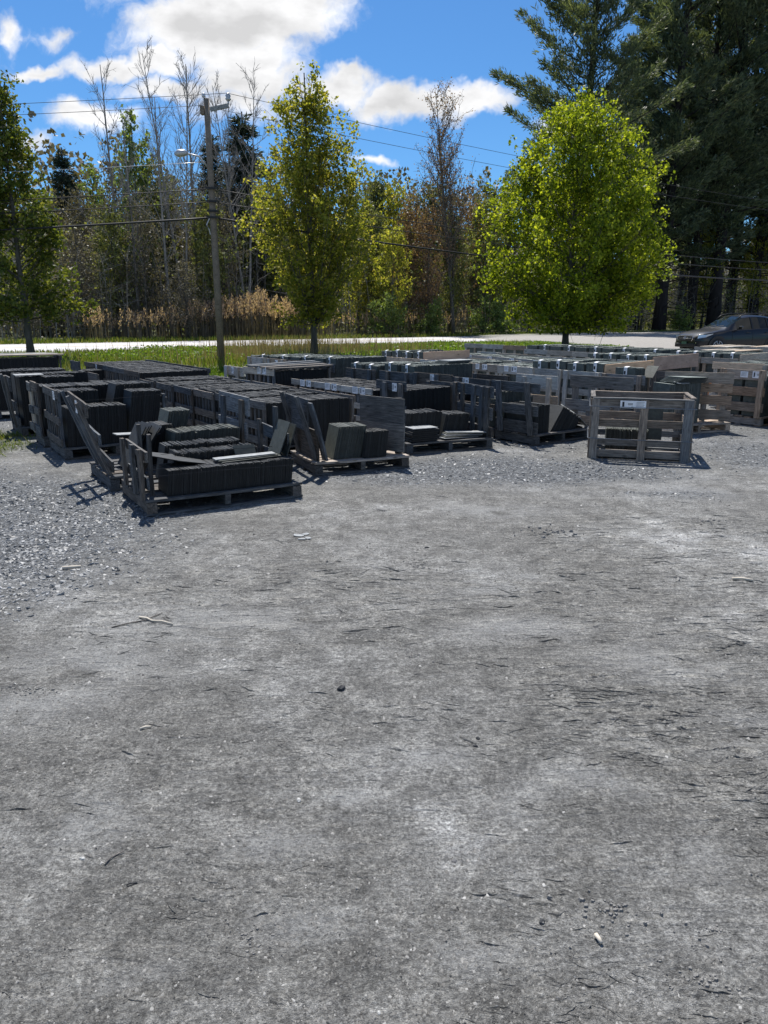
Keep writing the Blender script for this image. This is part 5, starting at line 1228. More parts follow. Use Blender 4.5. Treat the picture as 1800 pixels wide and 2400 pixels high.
def thicket():
    """undergrowth and far twigs of the wood, as one mass"""
    rng = np.random.default_rng(71)
    def line(n, o0, o1, t0, t1):
        t = rng.uniform(t0, t1, n); o = rng.uniform(o0, o1, n); return RN0[0] + rdx * t - rdy * o, RN0[1] + rdy * t + rdx * o
    # thin stems
    n = 5200; x, y = line(n, ROAD_W + 5, ROAD_W + 28, -60, 175); h = rng.uniform(2.5, 9.5, n) * (.75 + .4 * fbm(x * .1, y * .1, 3)); ln = rng.normal(0, .09, (n, 2)); r = rng.uniform(.012, .04, n)
    r = r * np.where(rng.random(n) < .06, 2.2, 1)
    a = rng.uniform(0, 6.28, n); segs = []
    k = 3; zz = np.array([0, .5, 1.0])
    for i in range(3):
        cx = x + ln[:, 0] * h * zz[i] ** 1.3; cy = y + ln[:, 1] * h * zz[i] ** 1.3; rr = r * (1 - .75 * zz[i])
        for j in range(3):
            segs.append(np.stack([cx + rr * np.cos(a + j * 2.094), cy + rr * np.sin(a + j * 2.094), h * zz[i]], -1))
    V = np.stack(segs, 1).reshape(-1, 3); b = np.arange(n)[:, None] * 9
    F = np.concatenate([np.stack([b[:, 0] + i * 3 + j, b[:, 0] + i * 3 + (j + 1) % 3, b[:, 0] + (i + 1) * 3 + (j + 1) % 3, b[:, 0] + (i + 1) * 3 + j], -1) for i in range(2) for j in range(3)])
    # twigs: long thin blades arching from stems
    m = 64000; pick = rng.integers(0, n, m); tz = rng.uniform(.25, 1, m)
    p0 = np.stack([x[pick] + ln[pick, 0] * h[pick] * tz ** 1.3, y[pick] + ln[pick, 1] * h[pick] * tz ** 1.3, h[pick] * tz], -1)
    d = rng.normal(size=(m, 3)); d[:, 2] = np.abs(d[:, 2]) * .9 + .1; d /= np.linalg.norm(d, axis=1)[:, None]; L = rng.uniform(.5, 2.2, (m, 1)); s = rng.normal(size=(m, 3)); s -= (s * d).sum(1)[:, None] * d; s /= np.linalg.norm(s, axis=1)[:, None]; s *= .011
    V2 = np.stack([p0 - s, p0 + s, p0 + d * L + s * .5, p0 + d * L - s * .5], 1).reshape(-1, 3); F2 = np.arange(len(V2)).reshape(-1, 4)
    V = np.concatenate([V, V2]); F = np.concatenate([F, F2 + n * 9])
    o = tag(obj('thicket', mesh_np('thicket', V, F, [bark_mat('thicket_twigs', (.10, .095, .085), (.30, .285, .26), 3)])), 'tangle of thin grey stems and twigs at the foot of the woods', 'undergrowth', kind='stuff')
    # leaf haze behind and inside
    def haze_leaves(name, lab, n, o0, o1, t0, t1, z0, z1, mat, sz):
        nc = n // 7; x, y = line(nc, o0, o1, t0, t1); z = z0 + (z1 - z0) * rng.random(nc) ** (1.25 if name == 'undergrowth' else .95) * (.8 + .3 * fbm(x * .12, y * .12, 5)); keep = fbm(x * .22, z * .3 + y * .1, 33) > .40
        C = np.stack([x, y, z], -1)[keep]; C = np.repeat(C, 7, 0) + rng.normal(0, .35, (len(C) * 7, 3)); C = C[C[:, 2] > .05]
        V, F = quads(rng, C, sz * rng.uniform(.6, 1.3, len(C))); tag(obj(name, mesh_np(name, V, F, [M[mat]])), lab, 'undergrowth', kind='stuff')
    haze_leaves('undergrowth', 'brown leaf and twig haze low in the woods on the left', 30000, ROAD_W + 8, ROAD_W + 26, -60, 45, 0, 10.5, 'leaf_brown', .2)
    haze_leaves('undergrowth', 'olive young leaves scattered through the left woods', 12000, ROAD_W + 6, ROAD_W + 24, -60, 60, .5, 9, 'leaf_olive', .24)
    haze_leaves('undergrowth', 'green young leaves low in the woods between the maples and the pines', 42000, ROAD_W + 5, ROAD_W + 26, 18, 175, .1, 8.5, 'leaf_olive', .30)
    haze_leaves('undergrowth', 'fresh green leaves lighting up the gaps of the woods', 16000, ROAD_W + 16, ROAD_W + 32, 18, 175, .3, 8, 'leaf_fresh', .3)
    haze_leaves('far_woods', 'far dark woods closing the gaps between the trunks', 92000, ROAD_W + 28, ROAD_W + 46, -90, 190, 0, 20.0, 'leaf_brown', .6)
    # a wooded rise far behind
    xs = np.linspace(-220, 320, 60); V = []
    for r_, (off, hh) in enumerate([(50, 0), (58, 12), (85, 17.5), (150, 16)]):
        for t in xs: V.append((RN0[0] + rdx * t - rdy * (ROAD_W + off), RN0[1] + rdy * t + rdx * (ROAD_W + off), hh * (.85 + .25 * float(fbm(np.array([t * .03]), np.array([off * .1]), 4)[0])) - .3 * (hh == 0)))
    k = len(xs); F = [[r_ * k + i, r_ * k + i + 1, (r_ + 1) * k + i + 1, (r_ + 1) * k + i] for r_ in range(3) for i in range(k - 1)]
    m, nt, b, _ = new_mat('wooded_rise'); tc = NN(nt, 'ShaderNodeTexCoord'); nn = NN(nt, 'ShaderNodeTexNoise', {'Vector': tc.outputs['Object'], 'Scale': .8, 'Detail': 8})
    nt.links.new(ramp(nt, nn.outputs[0], [(.3, (.04, .042, .03)), (.7, (.11, .105, .075))]), b.inputs['Base Color']); b.inputs['Roughness'].default_value = 1; bump(nt, b, nn.outputs[0], 1, 1.0)
    tag(obj('wooded_hill', mesh_np('wooded_hill', np.array(V), np.array(F), [m], True)), kind='structure')
thicket()

def blades(name, lab, cat, x, y, h, w, mat, lean=.25, seed=1):
    rng = np.random.default_rng(seed); n = len(x); a = rng.uniform(0, 6.28, n); l = rng.normal(0, lean, (n, 2)) * h[:, None]
    dx = np.cos(a) * w / 2; dy = np.sin(a) * w / 2; z0 = np.zeros(n)
    V = np.stack([np.stack([x - dx, y - dy, z0], -1), np.stack([x + dx, y + dy, z0], -1),
                  np.stack([x + dx * .8 + l[:, 0] * .4, y + dy * .8 + l[:, 1] * .4, h * .55], -1), np.stack([x - dx * .8 + l[:, 0] * .4, y - dy * .8 + l[:, 1] * .4, h * .55], -1),
                  np.stack([x + l[:, 0], y + l[:, 1], h], -1)], 1).reshape(-1, 3)
    b = np.arange(n)[:, None] * 5
    return tag(obj(name, mesh_np(name, V, [b + np.array([[0, 1, 2, 3]]), b + np.array([[3, 2, 4]])], [M[mat]])), lab, cat, kind='stuff')

def verge():
    rng = np.random.default_rng(81)
    def samp(n, x0, x1, y0, y1, f):
        xs, ys = [], []; tot = 0
        while tot < n:
            x = rng.uniform(x0, x1, n * 2); y = rng.uniform(y0, y1, n * 2); k = rng.random(n * 2) < f(x, y); xs.append(x[k]); ys.append(y[k]); tot += k.sum()
            if not k.any(): break
        return np.concatenate(xs)[:n], np.concatenate(ys)[:n]
    nearv = lambda x, y: grass_mask(x, y) * (road_off(x, y) < 1) * (np.abs(x) < .6 * y + 3)
    # left and middle: tall mixed weeds; the patch by the pole is mown short
    short = lambda x, y: sstep(25.5, 23.5, y) * sstep(-9, -6.5, x)
    x, y = samp(25000, -24, 16, 20, 52, lambda x, y: nearv(x, y) * (.25 + .75 * (1 - short(x, y))))
    sh = short(x, y); h = rng.uniform(.12, .42, len(x)) * (.6 + .8 * fbm(x * .5, y * .5, 91)) * (1 - .8 * sh) * np.where(y > 28, .42, 1) + .05
    blades('verge_grass', 'green and straw weeds growing on the verge between yard and road', 'grass', x, y, h, .035, 'grass', .3, 2)
    x, y = samp(10000, -8, 2, 19.5, 26.5, lambda x, y: grass_mask(x, y) * short(x, y))
    blades('mown_grass', 'short green grass around the foot of the pole', 'grass', x, y, rng.uniform(.03, .08, len(x)), .03, 'grass_fresh', .4, 3)
    # broad-leaved fresh clumps, right part
    x, y = samp(3600, -12, 16, 27, 50, lambda x, y: nearv(x, y) * sstep(.42, .6, fbm(x * .35, y * .35, 93)) * (.25 + .75 * sstep(0, 6, x)))
    hh = (.14 + .22 * fbm(x * .6, y * .6, 95)) * (1 + .5 * sstep(1, 5, x) * sstep(40, 34, y)) * (1 - .5 * sstep(36, 42, y)); C = np.repeat(np.stack([x, y, hh], -1), 9, 0); C[:, :2] += rng.normal(0, .14, (len(C), 2)); C[:, 2] *= rng.uniform(.2, 1.1, len(C))
    V, F = quads(rng, C, .10 * rng.uniform(.6, 1.3, len(C)), .3); tag(obj('broad_weeds', mesh_np('broad_weeds', V, F, [M['grass_fresh']])), 'lush broad-leaved weeds on the right half of the verge', 'weeds', kind='stuff')
    # dead stalks
    x, y = samp(2600, -14, 6, 25, 42, lambda x, y: nearv(x, y) * np.exp(-((x + 3.5) / 4.5) ** 2) * sstep(.35, .6, fbm(x * .8, y * .8, 96)))
    blades('dry_stalks', 'dry standing stalks in the verge near the pole', 'stalks', x, y, rng.uniform(.4, .95, len(x)), .02, 'straw', .08, 4)
    # grass beyond the road
    t = rng.uniform(-50, 120, 16000); o = ROAD_W + .4 + 5 * rng.random(16000) ** 1.4
    blades('far_grass', 'green grass edge beyond the road', 'grass', RN0[0] + rdx * t - rdy * o, RN0[1] + rdy * t + rdx * o, rng.uniform(.12, .4, len(t)), .07, 'grass', .25, 5)
    # reeds with plumes
    n = 1050; px = np.concatenate([rng.normal(620, 85, 620), rng.uniform(240, 760, 430)]); px = np.where(rng.random(n) < .12, rng.uniform(760, 1120, n), px)
    D = np.empty(n); o = ROAD_W + 3.2 + 4.5 * rng.random(n)
    # points along the road line for that bearing
    k = (px - 900) / FPX / math.cos(PITCH); # x = k' * y on flat ground, nearly
    den = (rdx - k * rdy); tt = (k * (RN0[1] + rdx * o) - (RN0[0] - rdy * o)) / den
    x = RN0[0] + rdx * tt - rdy * o; y = RN0[1] + rdy * tt + rdx * o
    hgt = (1.55 + 1.25 * sstep(300, 620, px) * (.7 + .5 * fbm(px * .02, o, 3))) * rng.uniform(.55, 1.08, n) * (.72 + .5 * fbm(px * .035, px * 0, 8)); hgt = np.where(px > 780, hgt * .62, hgt)
    sel = (x > -60) & (y > 10); x, y, hgt = x[sel], y[sel], hgt[sel]; n = len(x)
    blades('reed_stems', 'pale upright reed stems beyond the road', 'reeds', np.repeat(x, 2) + rng.normal(0, .2, 2 * n), np.repeat(y, 2) + rng.normal(0, .2, 2 * n), np.repeat(hgt, 2) * rng.uniform(.6, 1, 2 * n), .035, 'reed_stem', .05, 6)
    C = []; 
    m = 16; f = rng.random((n, m)); zz = hgt[:, None] - .05 + f * .72; wx = (.13 * np.sin(np.pi * (1 - f) ** .8)) ; dr = rng.normal(0, .22, (n, 1))
    C = np.stack([x[:, None] + dr * f * .7 + rng.normal(0, 1, (n, m)) * wx * .45, y[:, None] + rng.normal(0, 1, (n, m)) * wx * .45, zz - .2 * dr ** 2 * f], -1).reshape(-1, 3)
    V, F = quads(rng, C, .17 * rng.uniform(.6, 1.2, len(C)), 0, .42, up=(.15, 0, 1.1)); tag(obj('reed_plumes', mesh_np('reed_plumes', V, F, [M['plume']])), 'fluffy tan reed plumes above the stems beyond the road', 'reeds', kind='stuff')
    # low weeds by the left crates
    x, y = samp(2600, -7.5, -4.1, 6.5, 13, lambda x, y: weeds_mask(x, y) ** 2 * sstep(.35, .6, fbm(x * 3, y * 3, 97)))
    blades('yard_weeds', 'sparse low weeds in the gravel beside the left crates', 'weeds', x, y, rng.uniform(.02, .09, len(x)), .010, 'grass', .5, 7)
verge()

# ------------------------------------------------------------------ utility pole, lamp and wires
def build_pole():
    e = empty('utility_pole', 'weathered grey wooden utility pole standing between the reeds and the dark crates', 'utility pole', (-5.72, 26.5, 0), 0)
    H = 8.45; mb = MB(); mb.tube([(0, 0, -.2), (0, 0, H * .4), (-.02, 0, H * .75), (-.02, 0, H)], [.125, .112, .102, .09], 14)
    me = mb.mesh('pole', [M['pole']], True)
    obj('pole_shaft', me, e)
    mb = MB(); mb.box(-.22, -.10, -.10, .10, -.12, .12); o = obj('bracket', mb.mesh('bracket', [M['pole']]), e, (0, 0, H - .35))
    mb = MB(); mb.box(0, .62, -.05, .05, -.06, .06); o = obj('crossarm', mb.mesh('crossarm', [M['pole']]), e, (.08, 0, H - .32), (0, R(-14), R(12)))
    mb = MB(); mb.tube([(0, 0, 0), (0, 0, .12)], [.03, .03], 8); mb.tube([(0, 0, .10), (0, 0, .16), (0, 0, .2), (0, 0, .26), (0, 0, .34)], [.05, .10, .065, .09, .03], 10)
    ins = mb.mesh('insulator', [M['metal']], True)
    obj('insulator', ins, e, (.66, .13, H - .14)); obj('insulator', ins, e, (-.1, 0, H - .03)).scale = (.6, .6, .6)
    mb = MB(); mb.tube([(-.1, 0, -.3), (-.35, -.05, .0), (-.75, -.1, .08)], [.03, .03, .03], 8); obj('lamp_arm', mb.mesh('lamp_arm', [M['metal']], True), e, (0, -.05, 6.72))
    mb = MB(); mb.tube([(-.70, -.1, .08), (-.8, -.11, .09), (-1.0, -.13, .07), (-1.12, -.14, .05)], [.05, .11, .12, .04], 10); obj('lamp_head', mb.mesh('lamp_head', [M['metal']], True), e, (0, -.05, 6.72))
    for z in (4.85, 5.05, 5.35, 5.75): 
        mb = MB(); mb.box(-.18, .18, -.17, .17, -.03, .03); obj('clamp', mb.mesh('clamp', [M['wire']]), e, (0, 0, z))
    mb = MB(); mb.tube([(-.1, -.17, 4.8), (-.2, -.2, 4.6), (-.12, -.2, 4.45), (-.1, -.16, 4.3)], .02, 6); obj('cable_loop', mb.mesh('cable_loop', [M['metal']]), e)
    # wires run along the road
    def wire(lab, z, r, sag, ox=0, name='cable'):
        mb = MB()
        for ang, a in ((ROAD_DIR, 62), (R(177), 46)):
            t = np.linspace(0, 1, 40); P = np.stack([e.location.x + ox + math.cos(ang) * a * t, e.location.y + math.sin(ang) * a * t, z - sag * 4 * t * (1 - t) * (a / 50) ** 2], -1); mb.tube(P, r, 6)
        tag(obj(name, mb.mesh(name, [M['wire']], True)), lab, 'cable')
    wire('thick black bundled cable, lowest of the lines on the pole', 4.85, .035, .75)
    wire('thin line just above the thick black cable', 5.35, .016, .7)
    wire('thin line second above the thick black cable', 5.75, .016, .7)
    wire('top power line on the insulator at the right of the pole top', H + .16, .008, .5, ox=.66)
    wire('top power line at the left side of the pole top', H - .2, .008, .5, ox=-.2)
    mb = MB(); t = np.linspace(0, 1, 30); P = np.stack([-5.85 - 26 * t, 26.4 + 2 * t, 6.55 + .1 * t - 1.2 * t * (1 - t)], -1); mb.tube(P, .009, 6)
    tag(obj('cable', mb.mesh('cable', [M['metal']], True)), 'pale service line leaving the pole to the left below the lamp', 'cable')
build_pole()

# ------------------------------------------------------------------ car
def build_car():
    paint = plain('dark_blue_grey_car_paint', (.004, .005, .009), .5, 0, .2, coat=.7)
    glass, nt, b, _ = new_mat('tinted_car_glass'); b.inputs['Base Color'].default_value = (.010, .014, .014, 1); b.inputs['Roughness'].default_value = .03; b.inputs['Specular IOR Level'].default_value = .3
    trim = plain('black_plastic_trim', (.012, .012, .013), .55); chrome = plain('chrome', (.8, .8, .82), .12, 1.0); tyre = plain('tyre_rubber', (.015, .015, .016), .85); alloy = plain('alloy_rim', (.5, .51, .53), .3, .8)
    lampm = plain('headlamp_glass', (.55, .58, .62), .08, .3, .8, coat=1); red = plain('tail_lamp', (.3, .01, .01), .2)
    c = empty('parked_car', 'dark blue-grey hatchback with roof rails parked at the right edge beyond the crates', 'car', (12.3, 31.0, .14), R(15))
    # local: x runs from the nose (0) to the tail (4.45); y left side is +... nose points to -x of the picture; z up
    # stations: x, half width, z of sill, z of belt, z top centre, half width at roof, cabin?
    Ls = 4.45; XS = [0, .10, .30, .62, .95, 1.22, 1.36, 1.75, 2.1, 2.45, 2.85, 3.25, 3.6, 3.95, 4.2, 4.38, 4.45]
    f = lambda tab, x: float(np.interp(x, [a for a, _ in tab], [b_ for _, b_ in tab]))
    hw = [(0, .60), (.1, .74), (.3, .84), (.62, .885), (1.3, .90), (3.2, .90), (3.9, .87), (4.3, .80), (4.45, .72)]
    sill = [(0, .34), (.3, .27), (.62, .26), (3.8, .27), (4.45, .42)]
    belt = [(0, .68), (.1, .76), (.3, .84), (.95, .93), (1.3, .97), (2.4, 1.02), (3.5, 1.08), (4.2, 1.10), (4.45, 1.02)]
    top = [(0, .72), (.1, .82), (.3, .91), (.95, 1.02), (1.22, 1.06), (1.36, 1.11), (1.75, 1.36), (2.1, 1.53), (2.45, 1.585), (2.85, 1.59), (3.25, 1.56), (3.6, 1.50), (3.95, 1.38), (4.2, 1.22), (4.38, 1.08), (4.45, 1.03)]
    rw = [(0, .5), (.3, .66), (1.22, .72), (1.36, .70), (1.75, .63), (2.1, .58), (2.85, .58), (3.6, .57), (4.2, .60), (4.45, .62)]
    V = []; K = 17
    for x in XS:
        w, s, b_, t, r = f(hw, x), f(sill, x), f(belt, x), f(top, x), f(rw, x); cab = t - b_ > .10
        half = [(w * .80, s), (w * .97, s + .06), (w, s + .24), (w * .985, (s + b_) / 2 + .12), (w * .955, b_ - .04), ((w * .93), b_), (r + .03 if cab else w * .80, b_ + (t - b_) * (.82 if cab else .55)), (r * .86 if cab else w * .45, b_ + (t - b_) * (.96 if cab else .9)), (0, t)]
        pts = [(x, -a, z) for a, z in half] + [(x, a, z) for a, z in half[-2::-1]]
        V += pts
    V = np.array(V); F = []; G = {'windshield': [], 'side_window': [], 'rear_window': []}
    for i in range(len(XS) - 1):
        for j in range(K - 1):
            q = [i * K + j, (i + 1) * K + j, (i + 1) * K + j + 1, i * K + j + 1]; xm = (XS[i] + XS[i + 1]) / 2
            if j in (5, 10) and 1.75 < xm < 3.62: continue
            if 1.30 < xm < 2.1 and j in (6, 7, 8, 9): continue
            if 3.95 < xm < 4.35 and j in (6, 7, 8, 9): continue
            F.append(q)
    nV = len(V)
    caps = [list(range(K))[::-1], [(len(XS) - 1) * K + j for j in range(K)]]
    me = mesh_np('body', V, [np.array(F), np.array(caps)], [paint], True)
    body = obj('body', me, c)
    bv = body.modifiers.new('edges', 'EDGE_SPLIT'); bv.split_angle = R(38)
    def P(i, j, off=.0): 
        p = V[i * K + j].copy(); return p + np.array([0, np.sign(p[1]) * -.012, -.006])
    idx = {x: i for i, x in enumerate(XS)}
    def gl(name, cells):
        mb = MB()
        for (x0, x1, js) in cells:
            for i in range(idx[x0], idx[x1]):
                for j in js: mb.add([P(i, j), P(i + 1, j), P(i + 1, j + 1), P(i, j + 1)], [[0, 1, 2, 3]])
        obj(name, mb.mesh(name, [glass], True), c)
    gl('windshield', [(1.22, 2.1, (6, 7, 8, 9))]); gl('rear_window', [(3.95, 4.38, (6, 7, 8, 9))])
    for j in (5, 10):
        gl('side_window', [(1.75, 2.45, (j,))]); gl('side_window', [(2.45, 3.25, (j,))]); gl('side_window', [(3.25, 3.6, (j,))])
    for s in (-1, 1):
        # pillars
        for x0, x1 in ((2.47, 2.53), (3.22, 3.28)):
            mb = MB(); a = f(hw, x0) * .93 + .004; b0 = f(belt, x0); r = f(rw, x0) + .036; t = f(belt, x0) + (f(top, x0) - f(belt, x0)) * .82
            mb.add([(x0, s * a, b0), (x1, s * a, b0), (x1, s * r, t), (x0, s * r, t), (x0, s * (a - .03), b0), (x1, s * (a - .03), b0), (x1, s * (r - .03), t), (x0, s * (r - .03), t)], BOXF); obj('window_pillar', mb.mesh('pillar', [trim]), c)
        mb = MB(); xs = np.linspace(1.9, 3.7, 12); mb.tube([(x, s * (f(rw, x) + .01), f(top, x) + (.045 if 1.95 < x < 3.65 else -.02)) for x in xs], .022, 6); obj('roof_rail', mb.mesh('roof_rail', [trim], True), c)
        mb = MB(); mb.add([(1.70, s * .95, 1.0), (1.82, s * .93, 1.0), (1.84, s * 1.10, 1.02), (1.72, s * 1.14, 1.03), (1.70, s * .97, 1.14), (1.82, s * .95, 1.15), (1.84, s * 1.10, 1.15), (1.72, s * 1.14, 1.14)], BOXF)
        mr = obj('wing_mirror', mb.mesh('mirror', [paint]), c); bm_ = mr.modifiers.new('b', 'BEVEL'); bm_.width = .025; bm_.segments = 2
        mb = MB(); mb.box(1.70, 1.80, min(s * .88, s * .96), max(s * .88, s * .96), 1.0, 1.04); obj('mirror_stalk', mb.mesh('stalk', [trim]), c)
        # headlights
        mb = MB(); mb.add([(.06, s * .70, .66), (.12, s * .48, .70), (.12, s * .48, .76), (.08, s * .70, .79), (.30, s * .855, .72), (.62, s * .885, .82), (.34, s * .86, .80)], [[0, 1, 2, 3]])
        mb.add([(.05, s * .705, .66), (.07, s * .705, .79), (.34, s * .868, .815), (.30, s * .862, .71)], [[0, 1, 2, 3]]); mb.add([(.34, s * .868, .815), (.30, s * .862, .71), (.60, s * .897, .83), (.60, s * .897, .85)], [[0, 1, 2, 3]])
        obj('headlight', mb.mesh('headlight', [lampm], False), c)
        mb = MB(); mb.add([(.02, s * .66, .42), (.03, s * .50, .42), (.03, s * .50, .50), (.02, s * .66, .50)], [[0, 1, 2, 3]]); obj('fog_lamp', mb.mesh('fog', [chrome]), c)
        mb = MB(); mb.box(4.28, 4.40, min(s * .62, s * .80), max(s * .62, s * .80), .86, 1.0); obj('tail_light', mb.mesh('tail', [red]), c)
        # door seams and handle
        for xd in (1.52, 2.5, 3.42):
            mb = MB(); mb.tube([(xd, s * (f(hw, xd) * .985 + .002), .36), (xd, s * (f(hw, xd) + .0005), .55), (xd, s * (f(hw, xd) * .985 + .002), .78), (xd, s * (f(hw, xd) * .94 + .004), f(belt, xd) - .02)], .006, 4); obj('door_seam', mb.mesh('seam', [trim]), c)
        for xd in (2.28, 3.18):
            mb = MB(); mb.tube([(xd - .1, s * .90, .88), (xd, s * .925, .885), (xd + .1, s * .90, .89)], .014, 6); obj('door_handle', mb.mesh('handle', [paint], True), c)
        # wheels with arches
        for xw in (.86, 3.53):
            mb = MB(); mb.tube([(xw, s * .72, .335), (xw, s * .905, .335)], .43, 22); obj('wheel_arch', mb.mesh('arch', [trim]), c)
            w = MB(); y0, y1 = s * .70, s * .925
            w.tube([(xw, y0, .335), (xw, s * .74, .335), (xw, s * .90, .335), (xw, y1, .335)], [.30, .335, .335, .30], 26); wh = obj('wheel', w.mesh('tyre', [tyre], False), c)
            rm = MB(); rm.tube([(xw, s * .90, .335), (xw, s * .932, .335)], .06, 10)
            for k in range(10):
                a = k * math.pi / 5; ca, sa = math.cos(a), math.sin(a); rm.tube([(xw + ca * .05, s * .93, .335 + sa * .05), (xw + ca * .225, s * .922, .335 + sa * .225)], .018, 4)
            t = np.linspace(0, 2 * np.pi, 25); rm.tube([(xw + .228 * math.cos(q), s * .922, .335 + .228 * math.sin(q)) for q in t], .016, 5, cap=False)
            obj('rim', rm.mesh('rim', [alloy], True), wh)
        mb = MB(); mb.box(1.3, 3.1, min(s * .86, s * .905), max(s * .86, s * .905), .24, .36); obj('side_skirt', mb.mesh('skirt', [trim]), c)
    # nose: grille, bumper, plate, badge
    mb = MB(); mb.add([(-.02, -.42, .56), (-.02, .42, .56), (-.012, .50, .66), (.02, .44, .745), (.02, -.44, .745), (-.012, -.50, .66)], [[0, 1, 2, 3, 4, 5]]); mb.tube([(-.02, -.42, .56), (-.014, -.50, .66), (.015, -.44, .75), (.015, .44, .75), (-.014, .5, .66), (-.02, .42, .56)], .012, 5, 1); g = obj('grille', mb.mesh('grille', [trim, chrome]), c)
    mb = MB(); mb.tube([(-.025, -.40, .665), (-.03, 0, .665), (-.025, .40, .665)], .010, 5); t = np.linspace(0, 2 * np.pi, 17); mb.tube([(-.035, .075 * math.cos(q), .668 + .042 * math.sin(q)) for q in t], .009, 5); obj('badge', mb.mesh('badge', [chrome], True), c)
    mb = MB(); mb.box(-.03, .12, -.62, .62, .30, .46); o = obj('bumper', mb.mesh('bumper', [trim]), c); q = o.modifiers.new('b', 'BEVEL'); q.width = .03; q.segments = 2
    mb = MB(); mb.box(-.045, -.032, -.15, .15, .43, .53); obj('number_plate', mb.mesh('plate', [plain('green_plate', (.05, .13, .09), .5)]), c)
    mb = MB(); mb.tube([(1.30, -.1, 1.105), (1.42, -.45, 1.165)], .008, 4); mb.tube([(1.30, .35, 1.10), (1.42, -.02, 1.17)], .008, 4); obj('wiper', mb.mesh('wiper', [trim]), c)
    mb = MB(); mb.tube([(3.5, 0, 1.53), (3.62, 0, 1.60)], [.03, .01], 6); obj('antenna', mb.mesh('antenna', [trim]), c)
build_car()

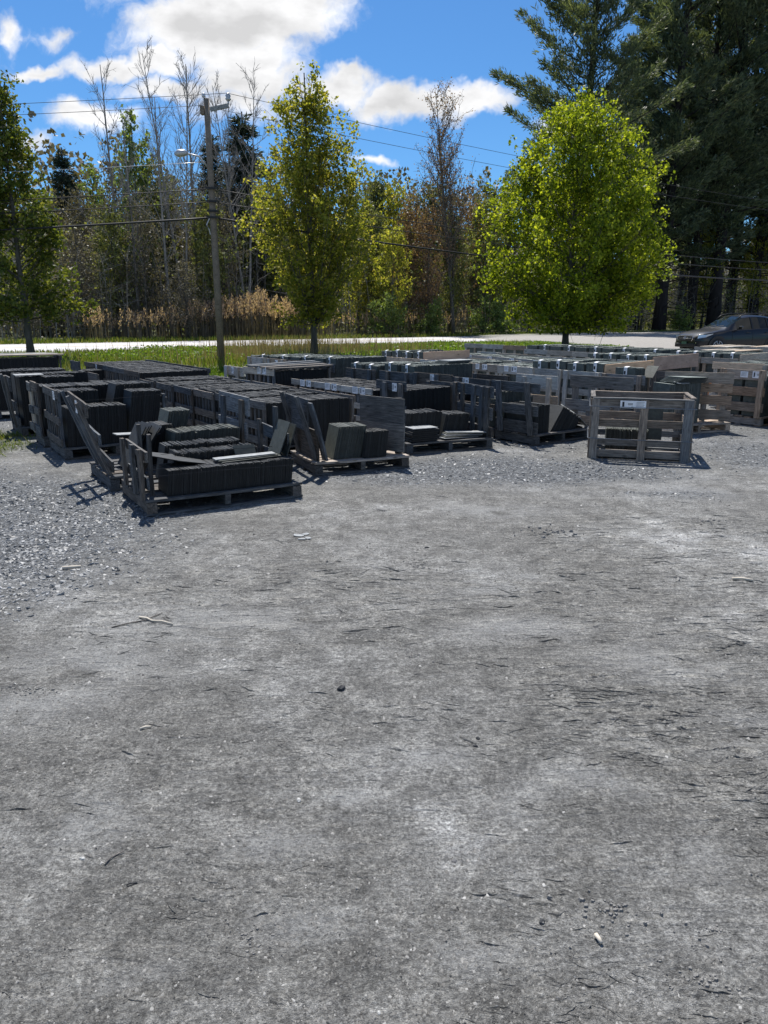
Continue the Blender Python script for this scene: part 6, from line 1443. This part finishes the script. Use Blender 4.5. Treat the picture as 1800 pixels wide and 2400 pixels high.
# ------------------------------------------------------------------ litter on the yard
def litter():
    M['ground_clod'] = plain('dry_mud', (.19, .185, .175), .95)
    stk = plain('bleached_wood', (.52, .47, .39), .8); dark = plain('damp_clod', (.035, .037, .04), .9); pale = plain('pale_stone', (.45, .45, .43), .7); mid = plain('grey_stone', (.13, .13, .13), .9)
    def stick(name, lab, pix, r, mat=stk):
        pts = []
        for i, (px, py) in enumerate(pix):
            x, y = gp(px, py); pts.append((x, y, float(ground_h(np.array([x]), np.array([y]))[0]) + r * 1.1 + .003 * (i % 2)))
        mb = MB(); mb.tube(pts, [r * (1 - .3 * i / len(pts)) for i in range(len(pts))], 6); tag(obj(name, mb.mesh(name, [mat], True)), lab, name.replace('_', ' '))
    stick('stick', 'pale broken stick lying at the left on the bare yard', [(327, 1449), (345, 1453), (357, 1458), (380, 1460), (405, 1466)], .006)
    stick('stick', 'thin dark twig crossing the pale broken stick', [(262, 1472), (300, 1464), (340, 1456), (376, 1442)], .0035, plain('dark_twig', (.10, .09, .08), .9))
    stick('wood_splinter', 'flat pale wood splinter on the gravel at the left', [(146, 1333), (165, 1331), (190, 1328)], .012)
    stick('wood_splinter', 'pale splinter lying far right on the cracked yard', [(1716, 1361), (1738, 1363), (1764, 1366)], .010)
    stick('wood_splinter', 'short pale wood chip in the lower right of the yard', [(1396, 2198), (1402, 2208), (1409, 2218)], .007)
    stick('twig', 'curved thin twig lying in the lower left of the yard', [(246, 2028), (258, 2016), (272, 2006), (292, 1998)], .0025, plain('grey_twig', (.14, .13, .12), .9))
    stick('twig', 'short thin twig low at the left of the yard', [(292, 2078), (305, 2074), (322, 2070)], .0025, dark)
    stick('wood_splinter', 'small pale splinter at the left middle of the yard', [(328, 1710), (342, 1707), (354, 1706)], .005)
    def stone(name, lab, px, py, s, mat, seed, flat=.6):
        rng = np.random.default_rng(seed); x, y = gp(px, py); t = np.linspace(0, 2 * np.pi, 9)[:-1]; V = []
        for zf, rf in ((-.2, .9), (.25, 1.0), (.75, .75), (1.0, .3)): V += [(s * rf * math.cos(a) * rng.uniform(.7, 1.1), s * .7 * rf * math.sin(a) * rng.uniform(.7, 1.1), s * flat * zf * rng.uniform(.8, 1.2)) for a in t]
        F = [[r * 8 + j, r * 8 + (j + 1) % 8, (r + 1) * 8 + (j + 1) % 8, (r + 1) * 8 + j] for r in range(3) for j in range(8)]
        me = mesh_np(name, np.array(V), [np.array(F), np.array([[24 + j for j in range(8)]])], [mat]); z = float(ground_h(np.array([x]), np.array([y]))[0])
        tag(obj(name, me, None, (x, y, z), (0, 0, seed)), lab, name.replace('_', ' '))
    stone('mud_clod', 'dark clod alone in the middle of the yard', 800, 1614, .026, dark, 1)
    stone('mud_clod', 'upper of two small dark clods right of the middle', 1120, 1728, .012, dark, 2)
    stone('mud_clod', 'lower of two small dark clods right of the middle', 1115, 1747, .011, dark, 3)
    stone('mud_clod', 'dark clod in the lower right of the yard, left of the wood chip', 1270, 2162, .012, dark, 4)
    stone('stone', 'small pale stone with a dark side in the lower middle', 700, 1873, .012, pale, 5)
    stone('stone', 'small white stone in the lower left of the yard', 193, 2010, .010, pale, 6)
    stone('stone', 'flat grey stone in the lower middle right', 1064, 2017, .012, mid, 7, .35)
    stone('stone', 'tiny white stone at the bottom middle of the yard', 888, 2375, .007, pale, 8)
    stone('stone', 'flat grey stone near the bottom middle', 962, 2182, .011, mid, 9, .3)
    stone('mud_clod', 'dark clod below the open crate frame on the yard', 1000, 1284, .022, dark, 10, .4)
    stone('mud_clod', 'dark clod left of the middle, behind the lone clod', 438, 1296, .018, dark, 11, .5)
    def heap(lab, px, py, s, seed):
        rng = np.random.default_rng(seed); x, y = gp(px, py); mb = MB()
        for k in range(46):
            a = rng.uniform(0, 6.28); q = s * 1.5 * abs(rng.normal(0, .6)); r = s * .12 * rng.random() ** 2 + .003; cx, cy = q * math.cos(a) * 1.6, q * math.sin(a) * .8; t = np.linspace(0, 2 * np.pi, 6)[:-1]
            base = [(cx + r * math.cos(b) * rng.uniform(.6, 1.3), cy + r * math.sin(b) * rng.uniform(.5, 1.0), -.006) for b in t]; up = [(cx + (bx - cx) * .6, cy + (by - cy) * .6, r * .5 * rng.uniform(.4, 1.3)) for bx, by, _ in base]
            mb.add(base + up, [[j, (j + 1) % 5, 5 + (j + 1) % 5, 5 + j] for j in range(5)]); mb.add(up, [[0, 1, 2, 3, 4]])
        z = float(ground_h(np.array([x]), np.array([y]))[0]); tag(obj('mud_crumbs', mb.mesh('mud_crumbs', [M['ground_clod']]), None, (x, y, z)), lab, 'mud crumbs', kind='stuff')
    heap('crumbled mud at the centre right of the yard', 960, 1535, .07, 21); heap('crumbled mud in the lower left middle', 585, 2200, .045, 23); heap('broken mud crust in the lower right', 1440, 2135, .07, 25)
    heap('broken mud crust near the right bottom edge', 1640, 2300, .05, 27); heap('dark crumbs below the front pallets at the right', 1300, 1248, .16, 29); heap('dark crumbs at the left middle', 60, 1617, .06, 31)
    heap('dark crumbs above the middle of the yard', 990, 1325, .10, 33); heap('dark crumbs at the far right on the yard', 1650, 1222, .13, 35); heap('dark crumbs low at the right', 1680, 2180, .04, 37)
    for k, (px, py, s) in enumerate([(700, 1255, .05), (716, 1252, .04), (722, 1262, .04), (708, 1264, .035)]):
        x, y = gp(px, py); c = bpy.data.objects.new('anchor', None); c.location = (x, y, float(ground_h(np.array([x]), np.array([y]))[0]) + .004)
        flat_slate(['leftmost', 'upper middle', 'rightmost', 'lower'][k] + ' flake of the small white cluster before the nearest pallet', c, 0, 0, 0, s * 1.6, s, k, .05, .05, 'slate_grey', HEX, .005, group='pale flakes before the nearest pallet'); bpy.data.objects.remove(c)
litter()
